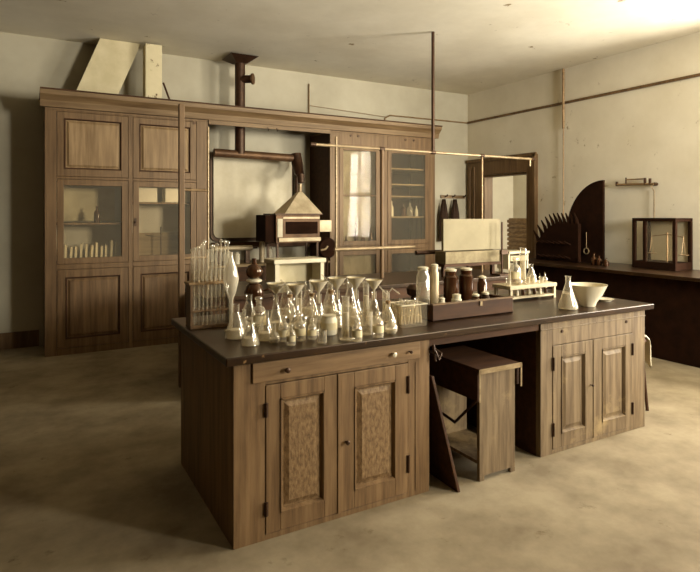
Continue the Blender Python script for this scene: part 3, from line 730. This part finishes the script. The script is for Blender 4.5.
# balance case
bx = 6.70; c0, c1 = onX(633, bx).y, 3.95
BZ = onX(640, bx, 218).z
BC = thing('balance_case', 'black framed glass balance case on the wall bench', 'balance case', (bx, (c0+c1)/2, ZW))
b = MB(); xx = XR-.06
b.box(bx-.02, xx, c1, c0, ZW, ZW+.09); b.build('base', M['black'], BC, bevel=.003)
b = MB()
for y in (c1+.02, c0-.02):
    for x in (bx, xx-.02): b.box(x-.02, x+.02, y-.02, y+.02, ZW+.09, BZ-.04)
yy = onX(645, bx).y
b.box(bx-.018, bx+.018, yy-.02, yy+.02, ZW+.09, BZ-.04)
b.box(bx-.02, xx, c1, c0, BZ-.04, BZ)
b.build('frame', M['black'], BC, bevel=.003)
MB().box(bx-.002, bx+.002, c1+.04, yy-.02, ZW+.09, BZ-.04).build('pane', M['pane'], BC)
MB().box(xx-.024, xx-.020, c1+.04, c0-.04, ZW+.09, BZ-.04).build('back_pane', M['cream'], BC)
b = MB(); ym = (c1+yy)/2; xm = bx+.14
b.tube([(xm, ym, ZW+.09), (xm, ym, ZW+.45)], .010, 8); b.tube([(xm, ym-.2, ZW+.40), (xm, ym, ZW+.43), (xm, ym+.2, ZW+.40)], .007, 8)
for s in (-.2, .2):
    for dx in (-.04, .04): b.tube([(xm, ym+s, ZW+.40), (xm+dx, ym+s, ZW+.19)], .003, 6)
    b.lathe([(.055, 0), (.06, .008)], (xm, ym+s, ZW+.182), 14, True, True)
b.build('balance', M['pipe'], BC)
# gas bracket on the wall
g0, g1 = onX(616, XR-.06, 184), onX(654, XR-.06, 184)
GB = thing('wall_burner', 'small horizontal gas bracket on the right wall above the balance case', 'gas bracket', (XR-.06, g1.y, g1.z))
MB().tube([(XR-.06, g0.y, g0.z-.01), (XR-.06, g1.y, g1.z)], .017, 10).build('arm', M['pipe'], GB, smooth=True)
MB().tube([(XR-.06, onX(626, XR-.06).y, g0.z+.05), (XR-.06, onX(643, XR-.06).y, g0.z+.05)], .010, 8).build('upper_arm', M['pipe'], GB)
for px, h in ((617, .03), (626, .08), (645, .06), (650, .05)):
    y = onX(px, XR-.06).y; MB().tube([(XR-.06, y, g0.z-.03), (XR-.06, y, g0.z+h)], .018 if px != 626 else .01, 8).build('tap', M['iron'], GB)
MB().tube([(XR-.06, g1.y, g1.z), (XR-.002, g1.y, g1.z)], .022, 8).build('wall_plate', M['iron'], GB)
yt = onX(654, XR-.03).y
MB().tube([(XR-.05, yt+.03, g1.z-.02), (XR-.03, yt, g1.z-.09), (XR-.03, yt, BZ-.02)], .006, 8).build('hose', M['pipe'], GB)

# passage: table with slatted box
TBX = thing('passage_table', 'pale table glimpsed through the doorway', 'table', (8.1, 7.4, 0))
MB().box(7.85, 8.45, 6.9, 8.1, .93, .965).build('tabletop', M['white'], TBX)
for x in (7.89, 8.41):
    for y in (6.94, 8.06): MB().box(x-.025, x+.025, y-.025, y+.025, 0, .929).build('leg', M['white'], TBX)
b = MB()
q = onX(509, 8.05); qq = onX(526, 8.05)
for k in range(7): b.box(8.0, 8.3, qq.y-.1, q.y, .97+k*.085, .97+k*.085+.06)
b.box(8.02, 8.28, qq.y-.08, q.y-.02, .966, 1.57)
tag(b.build('slatted_box', M['pipe'], bevel=.003, org=(8.1, q.y, .966)), 'slatted wooden box on the pale table seen through the doorway', 'box')
q = onX(501, 9.8)
b = MB().tube([(9.86, q.y, 0), (9.86, q.y, ZC)], .03, 8)
tag(b.build('passage_pipe', M['pipe'], org=(9.86, q.y, 0)), 'thin vertical pipe on the wall beyond the doorway', 'pipe')

# ------------------------------------------------------------ things on the middle bench
q0, q1 = P(443.5, 219, 5.15), P(500, 252, 5.15)
WPN = thing('white_panel_stand', 'tall stand holding a wide blank pale panel above a narrower box, behind the dark crate', 'panel stand', ((q0.x+q1.x)/2, 5.2, ZM))
pz0 = P(470, 250, 5.15).z
MB().box(q0.x, q1.x, 5.15, 5.19, pz0, q0.z).build('white_panel', M['panelboard'], WPN, bevel=.003)
MB().box(q0.x+.04, q1.x-.0, 5.16, 5.36, P(470, 263, 5.15).z, pz0-.015).build('lower_box', mat('dull_cream', (100, 88, 62), (132, 119, 88), .8, (9, 2, 9)), WPN, bevel=.003)
MB().box(q0.x+.02, q1.x+.02, 5.155, 5.37, P(470, 266, 5.15).z, P(470, 263.3, 5.15).z).build('shelf', M['dark'], WPN)
for x in (q0.x+.06, (q0.x+q1.x)/2, q1.x-.06): MB().box(x-.02, x+.02, 5.20, 5.24, ZM, P(470, 266.2, 5.15).z).build('leg', M['dark'], WPN)
r0 = P(502, 300, 5.05)
RS = thing('retort_stand', 'black iron stand with a clamp at the right edge of the white panel', 'retort stand', (r0.x, 5.05, ZM))
MB().box(r0.x-.1, r0.x+.1, 4.98, 5.12, ZM, ZM+.02).build('base', M['iron'], RS)
MB().tube([(r0.x, 5.05, ZM+.02), (r0.x, 5.05, P(502, 222, 5.05).z)], .012, 8).build('rod', M['iron'], RS)
MB().box(r0.x-.05, r0.x+.05, 5.0, 5.04, P(502, 254, 5.05).z, P(502, 250, 5.05).z).build('clamp', M['iron'], RS)
# pale framed stand on the middle bench (left)
f0, f1 = P(272, 262, 5.5).x, P(324, 262, 5.5).x; fz = P(300, 259, 5.45).z
PF = thing('pale_rack', 'pale open wooden rack with a thick white top, standing below the oven', 'rack', ((f0+f1)/2, 5.5, ZM))
MB().box(f0, f1, 5.44, 5.74, fz-.045, fz).build('top_board', M['white'], PF, bevel=.008)
MB().box(f0+.02, f0+.07, 5.46, 5.72, ZM, fz-.046).build('side_board', M['white'], PF)
MB().box(f1-.06, f1-.02, 5.46, 5.72, ZM, fz-.046).build('side_board', M['white'], PF)
MB().box(f0+.071, f1-.061, 5.68, 5.71, ZM, fz-.046).build('back_board', M['duct'], PF)
# pale frame at right (503-525)
g0_, g1_ = P(504, 252, 5.6).x, P(524, 252, 5.6).x; gz = P(510, 251, 5.6).z
PS = thing('small_stand', 'small pale open stand on the middle bench right of the black iron stand', 'stand', ((g0_+g1_)/2, 5.6, ZM))
MB().box(g0_, g1_, 5.5, 5.75, gz-.03, gz).build('top_board', M['white'], PS)
MB().box(g0_+.04, g1_-.03, 5.52, 5.73, gz-.13, gz-.06).build('shelf_box', M['cream'], PS)
for x in (g0_+.015, g1_-.015): MB().box(x-.014, x+.014, 5.52, 5.73, ZM, gz-.031).build('leg', M['white'], PS)

# ------------------------------------------------------------ glassware prototypes
def g_flask():                # conical flask, height 1 unit = .20 m
    r = thing('conical_flask', '', 'flask')
    MB().lathe([(.058, 0), (.063, .006), (.060, .02), (.022, .135), (.018, .15), (.018, .185), (.022, .19)], seg=20).build('body', M['glass'], r, smooth=True)
    MB().lathe([(.054, .004), (.052, .028), (.044, .05)], seg=18, cap1=True).build('liquid', M['milky'], r, smooth=True)
    return r
def g_funnel():
    r = thing('glass_funnel', '', 'funnel')
    MB().lathe([(.006, -.07), (.007, 0), (.062, .075), (.064, .078)], seg=20, cap0=False)\
  .build('cone', M['milky'], r, smooth=True)
    MB().lathe([(.004, .004), (.056, .072)], seg=14, cap0=False).build('filter_paper', M['paper'], r, smooth=True)
    return r
def g_bottle():
    r = thing('reagent_bottle', '', 'bottle')
    MB().lathe([(.036, 0), (.040, .005), (.040, .10), (.030, .125), (.014, .135), (.014, .155), (.019, .158)], seg=18).build('body', M['glassf'], r, smooth=True)
    MB().lathe([(.012, .15), (.012, .165), (.022, .172), (.020, .182), (.008, .186)], seg=12, cap1=True).build('stopper', M['glassf'], r, smooth=True)
    MB().lathe([(.0408, .035), (.0408, .085)], seg=18, cap0=False).build('paper_label', M['paper'], r, smooth=True)
    return r
def g_wash():
    r = thing('wash_bottle', '', 'bottle')
    MB().lathe([(.05, 0), (.056, .01), (.056, .06), (.03, .12), (.016, .15), (.016, .18)], seg=20).build('body', M['glass'], r, smooth=True)
    MB().lathe([(.014, .172), (.018, .195)], seg=12, cap1=True).build('cork', M['cork'], r)
    MB().tube([(0.006, 0, .03), (.006, 0, .25), (.03, 0, .275), (.085, 0, .235)], .0045, 8).build('spout_tube', M['glassf'], r, smooth=True)
    MB().tube([(-.006, 0, .17), (-.006, 0, .23), (-.06, 0, .29)], .0045, 8).build('mouth_tube', M['glassf'], r, smooth=True)
    return r
def g_round():
    r = thing('round_flask', '', 'flask')
    MB().lathe([(.015, 0), (.030, .005), (.042, .022), (.045, .04), (.038, .062), (.016, .08), (.011, .095), (.011, .15), (.014, .153)], seg=20).build('body', M['glassf'], r, smooth=True)
    MB().lathe([(.014, .003), (.028, .009), (.040, .024), (.042, .036)], seg=18, cap1=True).build('liquid', M['milky'], r, smooth=True)
    return r
def g_beaker():
    r = thing('glass_beaker', '', 'beaker')
    MB().lathe([(.034, 0), (.037, .005), (.037, .095), (.041, .10)], seg=20).build('body', M['glassf'], r, smooth=True)
    MB().tube([(0, 0, .01), (.03, .01, .15)], .003, 6).build('stirring_rod', M['glassf'], r)
    return r
def g_cyl():
    r = thing('measuring_cylinder', '', 'cylinder')
    MB().lathe([(.035, 0), (.035, .008), (.02, .014), (.02, .02), (.02, .235), (.025, .24)], seg=16).build('body', M['glassf'], r, smooth=True)
    MB().lathe([(.017, .02), (.017, .15)], seg=14, cap1=True).build('liquid', M['milky'], r, smooth=True)
    return r
def g_tube():
    r = thing('test_tube', '', 'test tube')
    MB().lathe([(.003, 0), (.008, .004), (.0095, .012), (.0095, .155), (.012, .158)], seg=10).build('body', M['glassf'], r, smooth=True)
    MB().lathe([(.003, .002), (.008, .012), (.008, .06)], seg=10, cap1=True).build('liquid', M['milky'], r, smooth=True)
    return r
PROTO = dict(flask=(g_flask(), []), funnel=(g_funnel(), []), bottle=(g_bottle(), []), wash=(g_wash(), []), round=(g_round(), []),
             beaker=(g_beaker(), []), cyl=(g_cyl(), []), tube=(g_tube(), []))
ZG = ZT+.0012
RAD = dict(flask=.063, bottle=.041, wash=.057, round=.046, beaker=.042, cyl=.036)
PLACED = []
def put(kind, px, py, label, group, s=1.0, sz=None, rz=None, z=None):
    p = at(px, py, ZG if z is None else z)
    rr = RAD[kind]*s+.002
    for _ in range(40):              # keep clear of what already stands on the bench
        for (x, y, r0) in PLACED:
            d = Vector((p.x-x, p.y-y)); m_ = rr+r0
            if d.length < m_:
                d = d.normalized() if d.length > 1e-4 else Vector((1, 0)); p.x = x+d.x*m_; p.y = y+d.y*m_
    PLACED.append((p.x, p.y, rr))
    return stamp(PROTO[kind][0], PROTO[kind][1], p, label, group, s, sz, rz)
_j = at(329, 334, .956); PLACED.append((_j.x, _j.y, .05)); _j = at(231, 331, .956); PLACED.append((_j.x, _j.y, .048)); _j = at(254, 322, .956); PLACED.append((_j.x, _j.y, .08))

# funnel carrying flasks across the bench
NAMES = ['leftmost', 'second', 'third', 'fourth', 'fifth', 'sixth', 'seventh', 'eighth', 'ninth', 'tenth']
fl = [(276, 331, 1.05), (296, 333, 1.05), (319, 331, 1.1), (337, 327, 1.12), (356, 326, 1.12), (374, 325, 1.05)]
for i, (px, py, s) in enumerate(fl):
    o = put('flask', px, py, 'conical flask carrying a filter funnel on the front bench, %s of six' % NAMES[i].replace('sixth', 'rightmost'), 'conical flasks under the filter funnels', s*.8, s*1.05)
    stamp(PROTO['funnel'][0], PROTO['funnel'][1], o.location+Vector((0, 0, .19*s*1.05+.008)), 'glass filter funnel resting in a conical flask, %s of six from left' % NAMES[i].replace('sixth', 'rightmost'), 'filter funnels in the row of flasks', s*.83)
# a second row of taller funnels on flasks behind
fl2 = [(286, 318, 1.2), (308, 317, 1.2), (330, 316, 1.2), (350, 315, 1.2)]
for i, (px, py, s) in enumerate(fl2):
    o = put('flask', px, py, 'larger conical flask in the back row behind the funnels, %s of four' % ['leftmost', 'second', 'third', 'rightmost'][i], 'larger flasks in the back row', s*.85, s*1.05)
for i, (px, py, s) in enumerate([(290, 325, .98), (312, 324, 1.0), (331, 322, 1.05), (388, 330, .9)]):
    put('wash', px, py, 'wash bottle with two bent glass tubes among the flasks, %s of four' % ['leftmost', 'second', 'third', 'rightmost'][i], 'wash bottles on the front bench', s, rz=random.uniform(-1, 1))
# left cluster
for i, (px, py, s, l) in enumerate([(236, 338, 1.0, 'conical flask at the front left corner of the bench top'), (250, 345, .8, 'small conical flask close to the front edge, left of the clear bottles'), (249, 327, 1.05, 'conical flask behind the front left corner, beside the dark gas generator'), (266, 340, .85, 'small conical flask near the front edge below the leftmost funnel')]):
    put('flask', px, py, l, None, s)
for i, (px, py, s, l) in enumerate([(268, 331, 1.1, 'stoppered bottle left of the row of funnels'), (284, 341, .75, 'small stoppered bottle near the bench front, third from its left corner'), (300, 340, .8, 'small stoppered bottle in front of the second funnel'), (357, 341, .7, 'small stoppered bottle right of the measuring cylinder at the bench front'), (291, 345, .6, 'tiny stoppered bottle closest to the front edge below the second funnel'), (378, 337, .78, 'small stoppered bottle near the front edge, right of the wide beaker'), (312, 339, .62, 'smallest stoppered bottle beside the white jar')]):
    put('bottle', px, py, l, 'stoppered bottles on the front bench', s)
for i, (px, py, s, l) in enumerate([(391, 334, .85, 'small round flask by the glass trough'), (244, 333, .9, 'round flask between the conical flasks at the left corner'), (276, 341, .7, 'small round flask at the bench front under the leftmost funnel')]):
    put('round', px, py, l, 'round flasks on the front bench', s)
for i, (px, py, s, l) in enumerate([(364, 334, 1.35, 'wide beaker right of the tall pale cylinder'), (322, 343, .7, 'small beaker with a rod in front of the white jar'), (306, 334, 1.0, 'beaker with a rod left of the white jar'), (258, 337, .8, 'beaker with a rod near the left corner of the bench')]):
    put('beaker', px, py, l, 'beakers with rods on the front bench', s)
ocyl = put('cyl', 347, 340, 'measuring cylinder filled with pale liquid at the middle of the bench front', None, 1.0)
put('cyl', 299, 322, 'slim measuring cylinder rising between the second and third funnels', None, 1.0)
put('cyl', 366, 318, 'slim measuring cylinder behind the wide beaker and the funnels', None, 1.0)
put('cyl', 385, 322, 'slim measuring cylinder behind the small round flask', None, .85)
# white jar
p = at(329, 334, ZG)
wj = thing('white_jar', 'squat white china jar in front of the funnels', 'jar', p)
MB().lathe([(.044, 0), (.048, .006), (.048, .085), (.040, .095), (.040, .105), (.044, .11)], p, 24, True, True).build('body', M['cer'], wj, smooth=True)
MB().lathe([(.0484, .03), (.0484, .07)], p, 24, False).build('paper_label', M['paper'], wj, smooth=True)

# burette rack at the left back
p = at(210, 326, ZG); rx, ry = p.x, p.y
BR = thing('burette_rack', 'two tier wooden rack for long glass tubes at the left end of the bench', 'rack', (rx, ry, ZG))
hw = .135
def slats(x0, x1, z0, z1):          # one board with two long slots that the glass tubes pass through
    b = MB(); bm = b.bm; ys = [ry-.062, ry-.039, ry-.021, ry+.021, ry+.039, ry+.062]; xs = [x0, rx-hw+.018, rx+hw-.018, x1]
    V = [[[bm.verts.new((x, y, z)) for y in ys] for x in xs] for z in (z0, z1)]
    solid = lambda i, j: not (i == 1 and j in (1, 3))
    for i in range(3):
        for j in range(5):
            if not solid(i, j): continue
            for k in (0, 1):
                q = V[k]; bm.faces.new((q[i][j], q[i+1][j], q[i+1][j+1], q[i][j+1]))
            for (di, dj, e) in ((-1, 0, ((i, j), (i, j+1))), (1, 0, ((i+1, j), (i+1, j+1))), (0, -1, ((i, j), (i+1, j))), (0, 1, ((i, j+1), (i+1, j+1)))):
                a, c = i+di, j+dj
                if not (0 <= a < 3 and 0 <= c < 5) or not solid(a, c):
                    (p, q), (u, v) = e
                    bm.faces.new((V[0][p][q], V[0][u][v], V[1][u][v], V[1][p][q]))
    return b
MB().box(rx-hw, rx+hw, ry-.06, ry+.06, ZG, ZG+.02).build('base', M['cab'], BR, bevel=.003)
zs = at(210, 326, ZG); tz = CAMZ-(282-214)/F*(Vector((rx, ry)).dot(Vector((SN, CS))))
slats(rx-hw-.01, rx+hw+.01, tz-.008, tz+.008).build('upper_shelf', M['pipe'], BR, bevel=.003)
slats(rx-hw+.0005, rx+hw-.0005, ZG+.10, ZG+.112).build('lower_shelf', M['cab'], BR, bevel=.003)
for s in (-1, 1): MB().box(rx+s*(hw-.008)-.008, rx+s*(hw-.008)+.008, ry-.055, ry+.055, ZG+.02, tz-.008).build('side_board', M['cab'], BR, bevel=.002)
tb = None
for j in range(2):
    for i in range(9):
        if tb is None:
            tb = thing('glass_burette', '', 'glass tube')
            MB().tube([(0, 0, 0), (0, 0, .50)], .0055, 8).build('tube', M['glassf'], tb, smooth=True)
            MB().lathe([(.004, .50), (.012, .508), (.012, .516), (.004, .523)], seg=10, cap1=True).build('bulb', M['glassf'], tb, smooth=True)
            o = tb
        else: o = copy_tree(tb)
        o.location = (rx-hw+.03+i*(2*hw-.06)/8, ry-.03+j*.06, ZG+.0205); o.scale = (1, 1, random.uniform(.86, 1.0))
        tag(o, 'long glass tube in the %s row of the rack, %s of nine from left' % (['front', 'back'][j], NAMES[i].replace('ninth', 'rightmost')), 'glass tube', 'long glass tubes in the rack')
b = MB()
# little stoppered tubes along the shelf
for i in range(7):
    o = stamp(PROTO['tube'][0], PROTO['tube'][1], (rx-hw+.045+i*(2*hw-.09)/6, ry, tz+.0095), 'short tube standing on the upper shelf of the long tube rack, %s of seven' % NAMES[i].replace('seventh', 'rightmost'), 'short tubes on the rack shelf', 1.0, .42)
# separating funnel on a foot
p = at(231, 331, ZG); H = lambda py: CAMZ-(py-214)/F*(Vector((p.x, p.y)).dot(Vector((SN, CS))))-ZG
SF = thing('separating_funnel', 'tall pear shaped glass vessel on a slender stem beside the long tube rack', 'funnel', p)
MB().lathe([(.040, 0), (.040, .008), (.012, .02), (.012, H(300)), (.032, H(291)), (.046, H(279)), (.034, H(268)), (.010, H(257)), (.010, H(254)), (.012, H(252))], p, 20, True, True)\
  .build('body', M['milky'], SF, smooth=True)
# dark gas generator
p = at(254, 322, ZG); K = thing('gas_generator', 'dark tall glass gas generator with pale collar behind the flasks', 'gas generator', p)
dd = Vector((p.x, p.y)).dot(Vector((SN, CS))); H2 = lambda py: CAMZ-(py-214)/F*dd-ZG
MB().lathe([(.06, 0), (.075, .01), (.078, .05), (.06, .1), (.035, .125), (.055, .15), (.062, .19), (.05, .23), (.03, .25)], p, 20, True, True).build('body', M['brown'], K, smooth=True)
MB().lathe([(.032, .251), (.05, .262), (.05, .272), (.03, .28)], p, 20, True, True).build('collar', M['cer'], K, smooth=True)
MB().lathe([(.028, .281), (.05, .30), (.055, .33), (.04, .36), (.015, .375), (.015, .41)], p, 20, True, True).build('top_bulb', M['brown'], K, smooth=True)
MB().tube([(p.x+.05, p.y, p.z+.19), (p.x+.09, p.y-.02, p.z+.21), (p.x+.15, p.y-.03, p.z+.16)], .007, 8).build('side_tube', M['brown'], K, smooth=True)

# glass trough with tubes in it
p0 = at(400, 329, ZG); p1 = at(430, 326, ZG)
cx, cy = (p0.x+p1.x)/2, (p0.y+p1.y)/2+.08
TR = thing('glass_trough', 'square glass trough full of tubes and bottles at the edge over the kneehole', 'trough', (cx, cy, ZG))
b = MB(); hx, hy, hz_ = .095, .075, .135
b.box(cx-hx, cx+hx, cy-hy, cy+hy, ZG, ZG+.006); b.box(cx-hx, cx+hx, cy-hy, cy-hy+.004, ZG+.006, ZG+hz_); b.box(cx-hx, cx+hx, cy+hy-.004, cy+hy, ZG+.006, ZG+hz_)
b.box(cx-hx, cx-hx+.004, cy-hy+.004, cy+hy-.004, ZG+.006, ZG+hz_); b.box(cx+hx-.004, cx+hx, cy-hy+.004, cy+hy-.004, ZG+.006, ZG+hz_)
b.build('tank', M['pane'], TR)
b = MB(); b.box(cx-hx-.003, cx+hx+.003, cy-hy-.003, cy-hy+.005, ZG+hz_, ZG+hz_+.006); b.box(cx-hx-.003, cx+hx+.003, cy+hy-.005, cy+hy+.003, ZG+hz_, ZG+hz_+.006)
b.box(cx-hx-.003, cx-hx+.005, cy-hy, cy+hy, ZG+hz_, ZG+hz_+.006); b.box(cx+hx-.005, cx+hx+.003, cy-hy, cy+hy, ZG+hz_, ZG+hz_+.006); b.build('rim', M['cer'], TR)
for i in range(14):
    o = stamp(PROTO['tube'][0], PROTO['tube'][1], (cx-hx+.022+(i % 7)*(2*hx-.044)/6, cy-.035+.06*(i//7), ZG+.012), 'test tube leaning in the %s half of the glass trough, %s of seven' % (['front', 'back'][i//7], NAMES[i % 7].replace('seventh', 'rightmost')), 'test tubes in the trough', 1.0, random.uniform(.8, 1.05))
    o.rotation_euler = (random.uniform(-.14, .14), random.uniform(-.04, .04), 0)

# dark crate with bottles
a0 = at(432, 322, ZG); a1 = at(514, 313, ZG)
dx0, dx1, dy = a0.x, a1.x, (a0.y+a1.y)/2
DC = thing('dark_crate', 'low dark wooden crate with a pale clasp in the middle of the bench', 'crate', (dx0, dy, ZG))
hc = .105
b = MB(); b.box(dx0, dx1, dy, dy+.02, ZG, ZG+hc); b.box(dx0, dx1, dy+.26, dy+.28, ZG, ZG+hc); b.box(dx0, dx0+.02, dy+.02, dy+.26, ZG, ZG+hc); b.box(dx1-.02, dx1, dy+.02, dy+.26, ZG, ZG+hc); b.box(dx0, dx1, dy, dy+.28, ZG+.0, ZG+.012)
b.build('box', M['dark'], DC, bevel=.003)
b = MB(); b.box(dx0-.004, dx1+.004, dy-.005, dy+.022, ZG+hc+.001, ZG+hc+.010); b.build('rim', M['cab'], DC)
xm = at(478, 316, ZG).x; MB().box(xm-.01, xm+.01, dy-.008, dy-.001, ZG+hc-.03, ZG+hc).build('clasp', M['bright'], DC)
# cylinders inside the crate
zc_ = ZG+.0135
def jar(name, x, y, z, h, r, m, label, cat='jar', capm=None):
    t = thing(name, label, cat, (x, y, z))
    MB().lathe([(r*.95, 0), (r, .004), (r, h*.86), (r*.8, h*.9), (r*.8, h)], (x, y, z), 16, True, True).build('body', M[m], t, smooth=True)
    MB().lathe([(r*.82, h+.0005), (r*.86, h+.012), (r*.5, h+.018)], (x, y, z), 14, True, True).build('lid', M[capm or 'cer'], t, smooth=True)
wds = (dx1-dx0)
for i, (fx, fy, h, r, m, l) in enumerate([(.10, .20, .24, .045, 'glassf', 'clear wide jar at the left of the dark crate'), (.24, .20, .25, .03, 'tin', 'pale slim jar second from the left in the dark crate'),
        (.44, .20, .22, .05, 'brown', 'first of two broad dark jars with pale lids in the crate, the left one'), (.64, .20, .22, .05, 'brown', 'right hand broad dark jar with a pale lid in the crate'),
        (.84, .19, .17, .035, 'brown', 'short dark jar at the right end of the crate'), (.36, .07, .125, .035, 'cer', 'white pot at the front of the dark crate'),
        (.18, .07, .11, .025, 'cer', 'small white pot at the left front of the dark crate'), (.60, .07, .115, .03, 'brown', 'low dark pot at the front of the crate behind the clasp'),
        (.74, .08, .12, .03, 'iron', 'low black pot at the front right of the crate')]):
    jar('crate_jar', dx0+wds*fx, dy+fy, zc_, h*(1.28 if h > .15 else 1), r, m, l)
# dark instrument left of the crate
q = at(436, 312, ZG)
b = MB().lathe([(.055, 0), (.055, .02), (.025, .03), (.02, .08), (.05, .10), (.055, .14), (.03, .17)], (q.x-.02, q.y+.24, ZG), 16, True, True)
tag(b.build('ink_lamp', M['iron'], smooth=True, org=(q.x-.02, q.y+.24, ZG)), 'dark spirit lamp behind the left corner of the crate', 'lamp')

# pale rack with glassware
a0 = at(513, 303, ZG); a1 = at(560, 298, ZG)
rx0, rx1, ry0 = a0.x, a1.x, a0.y+.03
PR = thing('pale_rack', 'low pale wooden rack table with small glassware on top, right of the crate', 'rack', (rx0, ry0, ZG))
MB().box(rx0, rx1, ry0, ry0+.2, ZG+.095, ZG+.125).build('top_board', M['cream'], PR, bevel=.004)
for x in (rx0+.015, rx1-.025):
    for y in (ry0+.01, ry0+.17): MB().box(x, x+.022, y, y+.022, ZG, ZG+.0945).build('leg', M['cream'], PR)
MB().box(rx0+.038, rx1-.026, ry0+.01, ry0+.19, ZG+.02, ZG+.034).build('lower_shelf', M['cream'], PR)
for i in range(7):
    x = rx0+.07+i*(rx1-rx0-.14)/6
    jar('small_jar', x, ry0+.06, ZG+.035, .045, .014, ('brown', 'cer')[i % 2], 'tiny %s jar on the lower shelf of the pale rack, %s of seven' % (('dark', 'white')[i % 2], NAMES[i].replace('seventh', 'rightmost')))
zt2 = ZG+.1262
for i, (fx, fy, kind, s, l) in enumerate([(.06, .05, 'beaker', .55, 'small beaker at the left corner of the pale rack'), (.16, .09, 'cyl', .5, 'small cylinder near the left corner of the pale rack'), (.26, .04, 'round', .6, 'small round flask at the front of the pale rack'),
        (.33, .12, 'bottle', 1.15, 'taller stoppered bottle on the left half of the pale rack'), (.50, .12, 'cyl', 1.2, 'tallest cylinder on top of the pale rack'), (.57, .05, 'bottle', .6, 'small stoppered bottle at the middle of the pale rack'),
        (.68, .12, 'flask', .8, 'small conical flask on the pale rack right of its tall cylinder'), (.76, .05, 'beaker', .5, 'small beaker at the right half of the pale rack'), (.9, .08, 'round', .5, 'smallest round flask at the right corner of the pale rack'),
        (.44, .04, 'beaker', .5, 'tiny beaker at the front middle of the pale rack')]):
    stamp(PROTO[kind][0], PROTO[kind][1], (rx0+(rx1-rx0)*fx, ry0+fy, zt2), l, None, s)

# large flask and china bowl
p = at(568, 309, ZG)
LF = thing('conical_flask', 'large milky conical flask beside the white bowl', 'flask', p)
MB().lathe([(.062, 0), (.070, .008), (.068, .03), (.030, .15), (.018, .19), (.018, .235), (.024, .24)], p, 24).build('body', M['glassf'], LF, smooth=True)
MB().lathe([(.060, .004), (.064, .03), (.038, .115)], p, 20, True, True).build('liquid', M['milky'], LF, smooth=True)
p = at(588, 306, ZG)
BW = thing('china_bowl', 'large white china bowl on a foot near the right end of the bench', 'bowl', p)
MB().lathe([(.05, 0), (.055, .008), (.06, .03), (.10, .085), (.135, .16), (.138, .163), (.130, .162), (.095, .09), (.055, .038), (.01, .03)], p, 32, True, True).build('body', M['cer'], BW, smooth=True)
q = at(606, 302, ZG)
b = MB().lathe([(.045, 0), (.05, .006), (.07, .018), (.066, .018), (.045, .010)], (q.x+.04, q.y+.04, ZG), 24, True, True)
tag(b.build('shallow_dish', M['cer'], smooth=True, org=(q.x+.04, q.y+.04, ZG)), 'shallow white dish on the bench top right of the china bowl', 'dish')

# remove any unused prototype
for k_, (o, used_) in PROTO.items():
    if not used_:
        for ch in children(o): bpy.data.objects.remove(ch)
        bpy.data.objects.remove(o)
